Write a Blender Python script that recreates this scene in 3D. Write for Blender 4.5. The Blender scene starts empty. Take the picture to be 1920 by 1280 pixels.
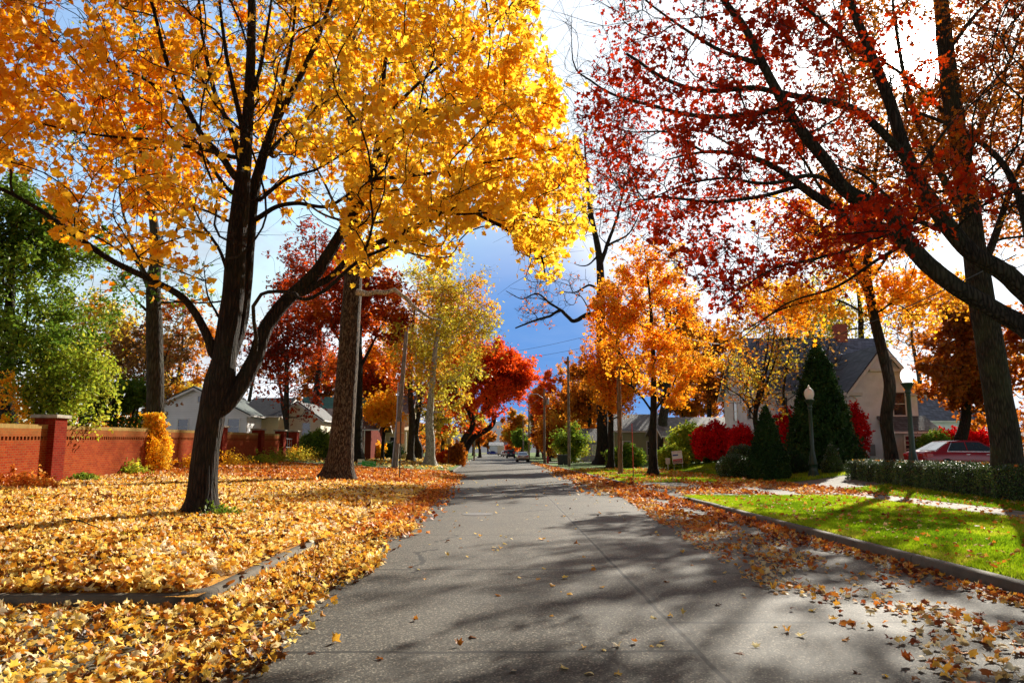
import bpy, bmesh, math, random
import numpy as np
from mathutils import Vector, Matrix

# ------------------------------------------------------------------ camera
W0, H0, F0 = 1920.0, 1280.0, 1400.0
PITCH = math.atan(204.0 / F0)
YAW = math.atan(17.0 / F0 * math.cos(PITCH))
CAM = np.array((0.0, 0.0, 1.6))
scene = bpy.context.scene
COL = scene.collection
cam_d = bpy.data.cameras.new("camera")
cam_d.sensor_width = 36.0
cam_d.lens = F0 / W0 * 36.0
cam_d.clip_start = 0.05
cam_d.clip_end = 6000
cam = bpy.data.objects.new("camera", cam_d)
COL.objects.link(cam)
cam.location = CAM
cam.rotation_euler = (math.pi / 2 + PITCH, 0, -YAW)
scene.camera = cam

# ------------------------------------------------------------------ sun + sky
SUN_EL = math.radians(26.0)
SUN_AZ = math.radians(30.7)          # clockwise from +Y
SUN_DIR = Vector((math.sin(SUN_AZ) * math.cos(SUN_EL), math.cos(SUN_AZ) * math.cos(SUN_EL), math.sin(SUN_EL)))
sun_d = bpy.data.lights.new("sun", 'SUN')
sun_d.energy = 5.0
sun_d.angle = math.radians(0.6)
sun_d.color = (1.0, 0.93, 0.8)
sun = bpy.data.objects.new("sun", sun_d)
COL.objects.link(sun)
sun.rotation_euler = (-SUN_DIR).to_track_quat('-Z', 'Y').to_euler()
sun.location = (30, 50, 40)

world = bpy.data.worlds.new("World")
scene.world = world
world.use_nodes = True
wn = world.node_tree
wn.nodes.clear()
def WN(t, **k):
    n = wn.nodes.new(t)
    for a, b in k.items():
        setattr(n, a, b)
    return n
def wl(a, b):
    wn.links.new(a, b)
def wmath(op, a, b=None, c=None, clamp=False):
    n = WN('ShaderNodeMath', operation=op, use_clamp=clamp)
    for i, v in enumerate((a, b, c)):
        if v is None: continue
        if isinstance(v, (int, float)): n.inputs[i].default_value = v
        else: wl(v, n.inputs[i])
    return n.outputs[0]
w_out = WN('ShaderNodeOutputWorld')
w_bg = WN('ShaderNodeBackground')
w_bg.inputs[1].default_value = 0.80
sky = WN('ShaderNodeTexSky', sky_type='NISHITA')
sky.sun_disc = False
sky.sun_elevation = SUN_EL
sky.sun_rotation = SUN_AZ
sky.air_density = 1.2
sky.dust_density = 0.6
sky.ozone_density = 2.0
SKY_STRENGTH = 0.13
tc = WN('ShaderNodeTexCoord')
sep = WN('ShaderNodeSeparateXYZ')
wl(tc.outputs['Generated'], sep.inputs[0])
dot = WN('ShaderNodeVectorMath', operation='DOT_PRODUCT')
wl(tc.outputs['Generated'], dot.inputs[0])
dot.inputs[1].default_value = SUN_DIR
sundot = wmath('MAXIMUM', dot.outputs['Value'], 0.0)
# cloud layer: project the direction on a high plane
zc = wmath('ADD', wmath('MAXIMUM', sep.outputs[2], 0.0), 0.22)
cx = wmath('DIVIDE', sep.outputs[0], zc)
cy = wmath('DIVIDE', sep.outputs[1], zc)
comb = WN('ShaderNodeCombineXYZ')
wl(cx, comb.inputs[0]); wl(cy, comb.inputs[1])
n1 = WN('ShaderNodeTexNoise')
n1.inputs['Scale'].default_value = 1.3
n1.inputs['Detail'].default_value = 8
n1.inputs['Roughness'].default_value = 0.62
n1.inputs['Distortion'].default_value = 0.4
wl(comb.outputs[0], n1.inputs['Vector'])
# more cloud towards the sun, less over the end of the road
side = wmath('MULTIPLY', wmath('POWER', sundot, 3.0), 0.34)
leftc = wmath('MULTIPLY', wmath('MAXIMUM', wmath('MULTIPLY', sep.outputs[0], -1.0), 0.0), 0.25)
bank0 = WN('ShaderNodeMapRange'); bank0.interpolation_type = 'SMOOTHSTEP'
wl(sep.outputs[2], bank0.inputs[0])
bank0.inputs[1].default_value = 0.46; bank0.inputs[2].default_value = 0.16
bank0.inputs[3].default_value = 0.0; bank0.inputs[4].default_value = 1.0
far0 = WN('ShaderNodeMapRange'); far0.interpolation_type = 'SMOOTHSTEP'
wl(sundot, far0.inputs[0])
far0.inputs[1].default_value = 0.935; far0.inputs[2].default_value = 0.87
mid0 = WN('ShaderNodeMapRange'); mid0.interpolation_type = 'SMOOTHSTEP'
wl(sep.outputs[0], mid0.inputs[0])
mid0.inputs[1].default_value = -0.16; mid0.inputs[2].default_value = -0.04
bk = wmath('MULTIPLY', wmath('MULTIPLY', bank0.outputs[0], far0.outputs[0]), mid0.outputs[0])
cmask = wmath('SUBTRACT', wmath('ADD', wmath('ADD', n1.outputs['Fac'], side), leftc), wmath('MULTIPLY', bk, 0.6))
mr = WN('ShaderNodeMapRange'); mr.interpolation_type = 'SMOOTHSTEP'
wl(cmask, mr.inputs[0])
mr.inputs[1].default_value = 0.60; mr.inputs[2].default_value = 0.86
# cloud radiance: brighter near the sun
cb = wmath('ADD', wmath('MULTIPLY', wmath('POWER', sundot, 6.0), 0.5), 0.38)
ccol = WN('ShaderNodeVectorMath', operation='SCALE')
ccol.inputs[0].default_value = (0.90, 0.97, 1.07)
wl(cb, ccol.inputs['Scale'])
skys = WN('ShaderNodeVectorMath', operation='SCALE')
wl(sky.outputs[0], skys.inputs[0]); skys.inputs['Scale'].default_value = SKY_STRENGTH
# a slate-blue bank of cloud low over the end of the road
bank = WN('ShaderNodeMapRange'); bank.interpolation_type = 'SMOOTHSTEP'
wl(sep.outputs[2], bank.inputs[0])
bank.inputs[1].default_value = 0.36; bank.inputs[2].default_value = 0.10
bank.inputs[3].default_value = 0.0; bank.inputs[4].default_value = 0.9
far = WN('ShaderNodeMapRange'); far.interpolation_type = 'SMOOTHSTEP'
wl(sundot, far.inputs[0])
far.inputs[1].default_value = 0.93; far.inputs[2].default_value = 0.80
bankm = wmath('MULTIPLY', bk, wmath('MULTIPLY_ADD', n1.outputs['Fac'], 0.35, 0.78, clamp=True))
mixb = WN('ShaderNodeMix', data_type='RGBA')
wl(bankm, mixb.inputs['Factor'])
cap = WN('ShaderNodeVectorMath', operation='MINIMUM')      # clear-sky radiance capped by hand to cut glare and fill light
wl(skys.outputs[0], cap.inputs[0]); cap.inputs[1].default_value = (0.66, 0.68, 0.72)
wl(cap.outputs[0], mixb.inputs['A'])
mixb.inputs['B'].default_value = (0.072, 0.195, 0.46, 1)
mixc = WN('ShaderNodeMix', data_type='RGBA')
wl(mr.outputs[0], mixc.inputs['Factor'])
wl(mixb.outputs['Result'], mixc.inputs['A'])
wl(ccol.outputs[0], mixc.inputs['B'])
# aureole of the veiled sun
aur = wmath('ADD', wmath('MULTIPLY', wmath('POWER', sundot, 60.0), 1.3), wmath('MULTIPLY', wmath('POWER', sundot, 1500.0), 14.0))
aurc = WN('ShaderNodeVectorMath', operation='SCALE')
aurc.inputs[0].default_value = (1.0, 0.95, 0.82)
wl(aur, aurc.inputs['Scale'])
addv = WN('ShaderNodeVectorMath', operation='ADD')
wl(mixc.outputs['Result'], addv.inputs[0]); wl(aurc.outputs[0], addv.inputs[1])
# made-up sky outside the frame: darkened for contrast, low band brightened to light walls
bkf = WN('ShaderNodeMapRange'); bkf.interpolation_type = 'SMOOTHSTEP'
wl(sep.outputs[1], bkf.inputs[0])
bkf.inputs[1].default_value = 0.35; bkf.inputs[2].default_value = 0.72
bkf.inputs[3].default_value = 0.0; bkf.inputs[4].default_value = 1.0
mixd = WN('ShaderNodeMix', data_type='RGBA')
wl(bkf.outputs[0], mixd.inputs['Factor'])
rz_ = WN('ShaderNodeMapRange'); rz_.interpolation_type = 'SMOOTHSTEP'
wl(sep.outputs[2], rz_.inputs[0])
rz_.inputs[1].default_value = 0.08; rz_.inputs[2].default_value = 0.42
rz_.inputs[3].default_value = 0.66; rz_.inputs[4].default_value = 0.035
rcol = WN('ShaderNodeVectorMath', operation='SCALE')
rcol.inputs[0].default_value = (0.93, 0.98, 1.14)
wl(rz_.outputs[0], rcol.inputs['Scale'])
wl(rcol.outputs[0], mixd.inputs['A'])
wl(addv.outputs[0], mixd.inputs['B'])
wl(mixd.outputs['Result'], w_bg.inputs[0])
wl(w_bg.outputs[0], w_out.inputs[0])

# ------------------------------------------------------------------ exposure
scene.view_settings.view_transform = 'Standard'
scene.view_settings.look = 'None'
scene.view_settings.exposure = 1.12
scene.view_settings.gamma = 1.0
scene.render.engine = 'CYCLES'
cy_ = scene.cycles
cy_.max_bounces = 7
cy_.diffuse_bounces = 4
cy_.glossy_bounces = 2
cy_.transmission_bounces = 4
cy_.transparent_max_bounces = 8
cy_.sample_clamp_indirect = 6.0
cy_.use_denoising = True
try: cy_.denoiser = 'OPENIMAGEDENOISE'
except Exception: pass

# ------------------------------------------------------------------ helpers
_cp, _sp = math.cos(PITCH), math.sin(PITCH)
_cy, _sy = math.cos(YAW), math.sin(YAW)
def at(px, py, Y):
    """world point where the sight line through a photo pixel meets the upright plane y = Y"""
    px = np.asarray(px, float); py = np.asarray(py, float); Y = np.asarray(Y, float)
    x = (px - 960) / F0; u = -(py - 640) / F0
    fwd = _cp - u * _sp; up = _sp + u * _cp
    dx = x * _cy + fwd * _sy; dy = -x * _sy + fwd * _cy
    t = Y / dy
    return np.stack([dx * t, Y + 0 * dx, 1.6 + up * t], -1)

def bend(y):
    y = np.asarray(y, float)
    return -0.021 * np.maximum(y - 25, 0) + 0.0 * y
def sstep(t):
    t = np.clip(t, 0, 1); return t * t * (3 - 2 * t)
def zl(x, y):
    x = np.asarray(x, float); y = np.asarray(y, float)
    t = np.clip((-(x - bend(y)) - 3.15) / 12.8, 0, 1)
    return 0.12 + t * sstep((y - 7.95) / 14) * (0.42 + 0.011 * np.clip(y - 25, 0, 35)) + 0.012 * np.sin(x * 1.7 + y) * sstep(t * 6)
def zr(x, y):
    x = np.asarray(x, float); y = np.asarray(y, float)
    return 0.12 + sstep((x - bend(y) - 12.9) / 5.0) * 0.45
def gz(x, y):
    xr = x - float(bend(y))
    if xr < -3.05: return float(zl(x, y)) if y > 7.95 else 0.0
    if xr > 5.8: return float(zr(x, y))
    return 0.0

def tag(o, label=None, cat=None, group=None, kind=None):
    if label: o['label'] = label
    if cat: o['category'] = cat
    if group: o['group'] = group
    if kind: o['kind'] = kind
    return o
def thing(name, label, cat, loc=(0, 0, 0), rz=0.0, group=None):
    o = bpy.data.objects.new(name, None); COL.objects.link(o)
    o.location = loc; o.rotation_euler = (0, 0, rz); o.empty_display_size = 0.2
    return tag(o, label, cat, group)
def link(name, me, mat=None, parent=None, smooth=False):
    o = bpy.data.objects.new(name, me); COL.objects.link(o)
    if mat is not None: me.materials.append(mat)
    if parent is not None: o.parent = parent
    if smooth and len(me.polygons):
        me.polygons.foreach_set('use_smooth', np.ones(len(me.polygons), bool))
    return o
def np_mesh(name, V, F, tint=None):
    """V (n,3); F list of arrays (m,k)"""
    V = np.ascontiguousarray(V, dtype=np.float32)
    if isinstance(F, np.ndarray): F = [F]
    F = [f for f in F if len(f)]
    me = bpy.data.meshes.new(name)
    me.vertices.add(len(V)); me.vertices.foreach_set('co', V.ravel())
    nl = sum(f.size for f in F); npoly = sum(len(f) for f in F)
    me.loops.add(nl)
    me.loops.foreach_set('vertex_index', np.concatenate([f.ravel() for f in F]).astype(np.int32))
    me.polygons.add(npoly)
    ks = np.concatenate([np.full(len(f), f.shape[1]) for f in F])
    st = np.concatenate([[0], np.cumsum(ks)[:-1]]).astype(np.int32)
    me.polygons.foreach_set('loop_start', st)
    me.update(calc_edges=True)
    if tint is not None:
        a = me.attributes.new('tint', 'FLOAT', 'POINT')
        a.data.foreach_set('value', np.ascontiguousarray(tint, dtype=np.float32))
    return me

class MB:
    """collects simple solids in one bmesh"""
    def __init__(s): s.b = bmesh.new()
    def box(s, c, d, rz=0.0, rx=0.0, ry=0.0, bev=0.0):
        M = Matrix.Translation(c) @ Matrix.Rotation(rz, 4, 'Z') @ Matrix.Rotation(rx, 4, 'X') @ Matrix.Rotation(ry, 4, 'Y')
        r = bmesh.ops.create_cube(s.b, size=1.0)
        vs = r['verts']
        bmesh.ops.scale(s.b, vec=d, verts=vs)
        bmesh.ops.transform(s.b, matrix=M, verts=vs)
        if bev:
            es = list({e for v in vs for e in v.link_edges})
            bmesh.ops.bevel(s.b, geom=es, offset=bev, segments=2, affect='EDGES', profile=0.5)
        return s
    def prism(s, pts, axis, a0, a1):
        """polygon pts (2D) extruded along axis; axis 'y': pts are (x,z); 'x': pts are (y,z); 'z': (x,y)"""
        def mk(p, a):
            return {'y': (p[0], a, p[1]), 'x': (a, p[0], p[1]), 'z': (p[0], p[1], a)}[axis]
        A = [s.b.verts.new(mk(p, a0)) for p in pts]; B = [s.b.verts.new(mk(p, a1)) for p in pts]
        n = len(pts)
        f = [s.b.faces.new(A), s.b.faces.new(B[::-1])]
        for i in range(n):
            f.append(s.b.faces.new((A[i], B[i], B[(i + 1) % n], A[(i + 1) % n])))
        bmesh.ops.recalc_face_normals(s.b, faces=f)
        return s
    def tube(s, pts, rads, k=8, cap=True):
        pts = [Vector(p) for p in pts]
        if isinstance(rads, (int, float)): rads = [rads] * len(pts)
        rings = []
        for i, p in enumerate(pts):
            t = (pts[min(i + 1, len(pts) - 1)] - pts[max(i - 1, 0)]).normalized()
            ref = Vector((0, 1, 0)) if abs(t.y) < 0.9 else Vector((1, 0, 0))
            u = t.cross(ref).normalized(); v = t.cross(u)
            rings.append([s.b.verts.new(p + (u * math.cos(2 * math.pi * j / k) + v * math.sin(2 * math.pi * j / k)) * rads[i]) for j in range(k)])
        f = []
        for a, b in zip(rings[:-1], rings[1:]):
            for j in range(k):
                f.append(s.b.faces.new((a[j], a[(j + 1) % k], b[(j + 1) % k], b[j])))
        if cap:
            f.append(s.b.faces.new(rings[0])); f.append(s.b.faces.new(rings[-1]))
        bmesh.ops.recalc_face_normals(s.b, faces=f)
        return s
    def lathe(s, prof, c=(0, 0, 0), k=16):
        """prof: (r, z) list"""
        return s.tube([(c[0], c[1], c[2] + z) for r, z in prof], [max(r, 1e-4) for r, z in prof], k)
    def quad(s, *p):
        s.b.faces.new([s.b.verts.new(q) for q in p]); return s
    def build(s, name, mat=None, parent=None, smooth=False):
        me = bpy.data.meshes.new(name); s.b.to_mesh(me); s.b.free()
        o = link(name, me, mat, parent, smooth)
        if smooth:
            me.set_sharp_from_angle(angle=math.radians(40)) if hasattr(me, 'set_sharp_from_angle') else None
        return o
def copy_tree(o, parent=None):
    c = o.copy(); COL.objects.link(c)
    if parent is not None: c.parent = parent
    for ch in list(o.children): copy_tree(ch, c)
    return c

# ------------------------------------------------------------------ materials
class NT:
    def __init__(s, name):
        s.m = bpy.data.materials.new(name); s.m.use_nodes = True
        s.t = s.m.node_tree; s.t.nodes.clear()
        s.out = s.n('ShaderNodeOutputMaterial')
    def n(s, t, **k):
        nd = s.t.nodes.new(t)
        for a, b in k.items(): setattr(nd, a, b)
        return nd
    def l(s, a, b): s.t.links.new(a, b)
    def put(s, sock, v):
        if isinstance(v, (int, float)): sock.default_value = v
        elif isinstance(v, (tuple, list)):
            sock.default_value = tuple(v) + ((1,) if len(v) == 3 and len(sock.default_value) == 4 else ())
        else: s.l(v, sock)
    def coord(s, kind='Object'): return s.n('ShaderNodeTexCoord').outputs[kind]
    def mapping(s, v, scale=(1, 1, 1), rot=(0, 0, 0)):
        m = s.n('ShaderNodeMapping'); s.l(v, m.inputs[0]); m.inputs['Scale'].default_value = scale; m.inputs['Rotation'].default_value = rot
        return m.outputs[0]
    def noise(s, v, scale, detail=4, rough=0.55, dist=0.0):
        n = s.n('ShaderNodeTexNoise'); s.l(v, n.inputs['Vector'])
        n.inputs['Scale'].default_value = scale; n.inputs['Detail'].default_value = detail
        n.inputs['Roughness'].default_value = rough; n.inputs['Distortion'].default_value = dist
        return n.outputs['Fac']
    def ramp(s, f, stops, interp='LINEAR'):
        r = s.n('ShaderNodeValToRGB'); s.l(f, r.inputs[0]); r.color_ramp.interpolation = interp
        e = r.color_ramp.elements
        while len(e) < len(stops): e.new(0.5)
        for el, (p, c) in zip(e, stops):
            el.position = p; el.color = tuple(c) + (1,) if len(c) == 3 else c
        return r.outputs[0]
    def math(s, op, a, b=None, c=None, clamp=False):
        n = s.n('ShaderNodeMath', operation=op, use_clamp=clamp)
        for i, v in enumerate((a, b, c)):
            if v is not None: s.put(n.inputs[i], v)
        return n.outputs[0]
    def mix(s, f, a, b, mode='MIX'):
        m = s.n('ShaderNodeMix', data_type='RGBA', blend_type=mode)
        s.put(m.inputs['Factor'], f); s.put(m.inputs['A'], a); s.put(m.inputs['B'], b)
        return m.outputs['Result']
    def bump(s, h, strength=0.5, dist=0.02, normal=None):
        b = s.n('ShaderNodeBump'); s.l(h, b.inputs['Height'])
        b.inputs['Strength'].default_value = strength; b.inputs['Distance'].default_value = dist
        if normal is not None: s.l(normal, b.inputs['Normal'])
        return b.outputs[0]
    def pbr(s, color, rough=0.8, bump=None, metal=0.0, spec=0.5, coat=0.0, **k):
        p = s.n('ShaderNodeBsdfPrincipled')
        s.put(p.inputs['Base Color'], color); s.put(p.inputs['Roughness'], rough)
        p.inputs['Metallic'].default_value = metal; p.inputs['Specular IOR Level'].default_value = spec
        p.inputs['Coat Weight'].default_value = coat
        if bump is not None: s.l(bump, p.inputs['Normal'])
        for a, b in k.items(): s.put(p.inputs[a.replace('_', ' ')], b)
        s.l(p.outputs[0], s.out.inputs[0])
        return s.m
MATS = {}
def plain(name, col, rough=0.7, metal=0.0, var=0.12, spec=0.5, coat=0.0, scale=6.0):
    if name in MATS: return MATS[name]
    t = NT(name)
    v = t.noise(t.coord(), scale, 5)
    lo = tuple(c * (1 - var) for c in col); hi = tuple(min(1, c * (1 + var)) for c in col)
    MATS[name] = t.pbr(t.ramp(v, [(0.3, lo), (0.7, hi)]), rough, metal=metal, spec=spec, coat=coat, bump=t.bump(v, 0.08, 0.01))
    return MATS[name]

def leafmat(name, stops, trans=0.5, gloss=0.35):
    if name in MATS: return MATS[name]
    t = NT(name)
    a = t.n('ShaderNodeAttribute', attribute_name='tint')
    c = t.ramp(a.outputs['Fac'], stops)
    # blotches on the blades
    nz = t.noise(t.coord(), 22.0, 3)
    c = t.mix(t.math('MULTIPLY', t.math('SUBTRACT', nz, 0.42, clamp=True), 1.4), c, t.mix(1.0, c, (0.72, 0.5, 0.32), 'MULTIPLY'))
    d = t.n('ShaderNodeBsdfDiffuse'); t.l(c, d.inputs[0])
    tr = t.n('ShaderNodeBsdfTranslucent')
    g = t.n('ShaderNodeGamma'); t.l(c, g.inputs[0]); g.inputs[1].default_value = 1.12
    t.l(g.outputs[0], tr.inputs[0])
    mx = t.n('ShaderNodeMixShader'); mx.inputs[0].default_value = trans
    t.l(d.outputs[0], mx.inputs[1]); t.l(tr.outputs[0], mx.inputs[2])
    gl = t.n('ShaderNodeBsdfGlossy'); gl.inputs['Roughness'].default_value = 0.5
    gl.inputs[0].default_value = (0.8, 0.8, 0.8, 1)
    fr = t.n('ShaderNodeFresnel'); fr.inputs[0].default_value = 1.4
    m2 = t.n('ShaderNodeMixShader'); t.l(t.math('MULTIPLY', fr.outputs[0], gloss), m2.inputs[0])
    t.l(mx.outputs[0], m2.inputs[1]); t.l(gl.outputs[0], m2.inputs[2])
    t.l(m2.outputs[0], t.out.inputs[0])
    MATS[name] = t.m
    return t.m
PAL = {
 'gold': [(0, (0.68, 0.17, 0.005)), (0.08, (0.96, 0.40, 0.012)), (0.40, (1.0, 0.58, 0.03)), (0.80, (1.0, 0.72, 0.07)), (1, (1.0, 0.82, 0.15))],
 'red': [(0, (0.15, 0.012, 0.004)), (0.4, (0.42, 0.05, 0.010)), (0.75, (0.66, 0.13, 0.015)), (1, (0.80, 0.30, 0.03))],
 'rust': [(0, (0.16, 0.04, 0.008)), (0.4, (0.48, 0.14, 0.015)), (0.8, (0.78, 0.32, 0.03)), (1, (0.8, 0.5, 0.07))],
 'oak': [(0, (0.34, 0.014, 0.003)), (0.35, (0.60, 0.05, 0.006)), (0.6, (0.66, 0.13, 0.010)), (0.85, (0.66, 0.28, 0.02)), (1, (0.5, 0.36, 0.05))],
 'orange': [(0, (0.7, 0.16, 0.005)), (0.3, (0.98, 0.36, 0.012)), (0.7, (1.0, 0.50, 0.03)), (1, (1.0, 0.68, 0.08))],
 'redorange': [(0, (0.42, 0.035, 0.008)), (0.4, (0.82, 0.12, 0.015)), (0.8, (0.95, 0.25, 0.025)), (1, (1.0, 0.48, 0.05))],
 'green': [(0, (0.045, 0.10, 0.012)), (0.4, (0.14, 0.25, 0.03)), (0.8, (0.32, 0.42, 0.05)), (1, (0.62, 0.56, 0.06))],
 'lime':   [(0, (0.10, 0.20, 0.02)), (0.4, (0.32, 0.42, 0.04)), (0.8, (0.6, 0.58, 0.06)), (1, (0.78, 0.62, 0.07))],
 'olive': [(0, (0.50, 0.13, 0.01)), (0.25, (0.72, 0.32, 0.03)), (0.5, (0.72, 0.58, 0.06)), (0.75, (0.62, 0.60, 0.08)), (1, (0.88, 0.70, 0.10))],
 'brown':  [(0, (0.12, 0.05, 0.02)), (0.5, (0.32, 0.16, 0.05)), (1, (0.55, 0.35, 0.1))],
 'scarlet':[(0, (0.45, 0.0, 0.01)), (0.5, (0.78, 0.01, 0.015)), (1, (0.95, 0.04, 0.03))],
 'ever':   [(0, (0.012, 0.035, 0.012)), (0.6, (0.03, 0.075, 0.02)), (1, (0.08, 0.14, 0.035))],
 'hedge': [(0, (0.02, 0.048, 0.010)), (0.5, (0.05, 0.11, 0.02)), (0.85, (0.13, 0.20, 0.045)), (1, (0.26, 0.33, 0.10))],
 'litter': [(0, (0.07, 0.026, 0.010)), (0.15, (0.22, 0.08, 0.018)), (0.27, (0.56, 0.21, 0.03)), (0.42, (0.88, 0.45, 0.05)), (0.62, (0.98, 0.68, 0.11)), (0.84, (0.98, 0.80, 0.30)), (1, (0.88, 0.76, 0.52))],
 'gutter': [(0, (0.16, 0.04, 0.02)), (0.25, (0.50, 0.13, 0.03)), (0.45, (0.80, 0.30, 0.05)), (0.65, (0.92, 0.55, 0.08)), (0.82, (0.80, 0.60, 0.25)), (1, (0.78, 0.70, 0.48))],
 'litterred': [(0, (0.24, 0.05, 0.015)), (0.3, (0.60, 0.17, 0.03)), (0.7, (0.82, 0.33, 0.05)), (0.9, (0.90, 0.55, 0.1)), (1, (0.75, 0.52, 0.25))],
}
def LM(n):
    tr = {'ever': 0.15, 'hedge': 0.2, 'litter': 0.34, 'gutter': 0.3, 'litterred': 0.28, 'scarlet': 0.4, 'green': 0.45, 'gold': 0.64, 'oak': 0.55}.get(n, 0.58)
    return leafmat('leaves_' + n, PAL[n], tr, 0.04 if n.startswith('litter') or n == 'gutter' else (0.6 if n == 'hedge' else (0.12 if n == 'ever' else 0.07)))

def barkmat(name, c0, c1, scale=1.0, moss=0.0, flakes=False):
    if name in MATS: return MATS[name]
    t = NT(name)
    co = t.mapping(t.coord(), (7 * scale, 7 * scale, 1.1 * scale))
    n = t.noise(co, 2.2, 7, 0.65, 0.8)
    v = t.n('ShaderNodeTexVoronoi', feature='DISTANCE_TO_EDGE'); t.l(co, v.inputs['Vector']); v.inputs['Scale'].default_value = 1.7
    ridge = t.math('MULTIPLY', t.math('MINIMUM', v.outputs['Distance'], 0.35), 2.4)
    h = t.math('ADD', t.math('MULTIPLY', ridge, 0.7), t.math('MULTIPLY', n, 0.6))
    c = t.ramp(h, [(0.25, c0), (0.85, c1)])
    if flakes:
        fl = t.noise(t.mapping(t.coord(), (9, 9, 3.4)), 2.0, 6, 0.7)
        c = t.mix(t.ramp(fl, [(0.50, (0, 0, 0)), (0.56, (1, 1, 1))]), c, flakes)
    if moss:
        c = t.mix(t.math('MULTIPLY', t.ramp(t.noise(t.coord(), 1.6, 4), [(0.45, (0, 0, 0)), (0.7, (1, 1, 1))]), moss), c, (0.10, 0.12, 0.05))
    MATS[name] = t.pbr(c, 0.92, t.bump(h, 1.0, 0.06), spec=0.2)
    return MATS[name]
BARK = {
 'maple': barkmat('bark_maple', (0.006, 0.004, 0.003), (0.036, 0.022, 0.015), 1.3, 0.10),
 'dark': barkmat('bark_dark', (0.008, 0.006, 0.005), (0.042, 0.031, 0.024), 1.0, 0.12),
 'grey': barkmat('bark_grey', (0.018, 0.015, 0.012), (0.085, 0.07, 0.055), 1.0, 0.25),
 'oak': barkmat('bark_oak', (0.012, 0.010, 0.008), (0.07, 0.056, 0.042), 1.5, 0.3),
 'sycamore': barkmat('bark_sycamore', (0.014, 0.008, 0.005), (0.06, 0.036, 0.023), 1.0, 0, (0.145, 0.105, 0.07)),
 'white': barkmat('bark_white', (0.16, 0.14, 0.11), (0.46, 0.42, 0.35), 0.8, 0, (0.62, 0.58, 0.50)),
}
# ------------------------------------------------------------------ tree growing
def unit(v):
    return v / np.maximum(np.linalg.norm(v, axis=-1, keepdims=True), 1e-9)
FIXV = unit(np.array((0.17, 1.0, 0.08)))
class Skel:
    def __init__(s):
        s.p = []; s.par = []; s.r = []; s.fix = []; s.plen = []
    def nearest(s, q):
        P = np.array(s.p); return int(np.argmin(((P - q) ** 2).sum(1)))
    def poly(s, pts, rads, step=0.35, attach=True, rng=None, wob=0.0):
        """Catmull-Rom limb; its first point is joined to the nearest node already there"""
        P = np.array(pts, float); R = np.array(rads, float)
        if len(R) != len(P): R = np.interp(np.linspace(0, 1, len(P)), np.linspace(0, 1, len(R)), R)
        Q = np.vstack([2 * P[0] - P[1], P, 2 * P[-1] - P[-2]])
        out = []; rr = []
        for i in range(len(P) - 1):
            L = np.linalg.norm(P[i + 1] - P[i]); n = max(1, int(L / step))
            for j in range(n):
                t = j / n
                a, b, c, d = Q[i], Q[i + 1], Q[i + 2], Q[i + 3]
                out.append(0.5 * (2 * b + (c - a) * t + (2 * a - 5 * b + 4 * c - d) * t * t + (3 * b - a - 3 * c + d) * t ** 3))
                rr.append(R[i] + (R[i + 1] - R[i]) * t)
        out.append(P[-1]); rr.append(R[-1])
        out = np.array(out)
        if wob and rng is not None and len(out) > 2:
            w = rng.normal(0, wob, out.shape); w[0] = 0
            out = out + np.cumsum(w, 0) * 0.5
        prev = -1
        k0 = 0
        if attach and s.p:
            prev = s.nearest(out[0])
            if np.linalg.norm(np.array(s.p[prev]) - out[0]) < 0.12: k0 = 1
        for k in range(k0, len(out)):
            base = 0.0 if prev < 0 else s.plen[prev] + float(np.linalg.norm(out[k] - s.p[prev]))
            s.p.append(out[k]); s.par.append(prev); s.r.append(rr[k]); s.fix.append(True); s.plen.append(base)
            prev = len(s.p) - 1
        return prev
    def grow(s, T, w=0.35, rmax=9.0, zmin=-9.0, zskip=None):
        T = np.array(T, float); N = len(T)
        if not N: return
        P = np.array(s.p); R = np.array(s.r); PL = np.array(s.plen)
        ok = np.where((R <= rmax) & (P[:, 2] >= zmin))[0]
        best = np.full(N, 1e9); bp = np.zeros(N, int)
        for c in range(0, len(ok), 400):
            k = ok[c:c + 400]
            D = np.linalg.norm(T[:, None] - P[k][None], axis=2)
            # limbs do not turn downwards sharply
            C = D + w * PL[k][None] + 0.5 * np.maximum(P[k][None, :, 2] - T[:, None, 2], 0)
            j = C.argmin(1); m = C[np.arange(N), j]
            u = m < best; best[u] = m[u]; bp[u] = k[j[u]]
        done = np.zeros(N, bool)
        for _ in range(N):
            i = int(np.argmin(np.where(done, 1e12, best)))
            done[i] = True
            par = int(bp[i])
            pl = s.plen[par] + float(np.linalg.norm(T[i] - s.p[par]))
            s.p.append(T[i]); s.par.append(par); s.r.append(0.0); s.fix.append(False); s.plen.append(pl)
            idx = len(s.p) - 1
            d = np.linalg.norm(T - T[i], axis=1) + w * pl + 0.5 * np.maximum(T[i, 2] - T[:, 2], 0)
            u = (d < best) & ~done
            best[u] = d[u]; bp[u] = idx
    def radii(s, tip=0.006, e=2.35):
        n = len(s.p); acc = np.zeros(n); r = np.array(s.r); par = np.array(s.par); fix = np.array(s.fix)
        order = np.argsort(-np.array(s.plen))
        for i in order:
            if not fix[i]: r[i] = max(tip, acc[i] ** (1 / e))
            if par[i] >= 0: acc[par[i]] += max(r[i], tip) ** e
        for i in np.argsort(np.array(s.plen)):
            if not fix[i] and par[i] >= 0: r[i] = min(r[i], (0.62 if fix[par[i]] else 1.0) * r[par[i]])
        s.r = list(r); return r

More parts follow.
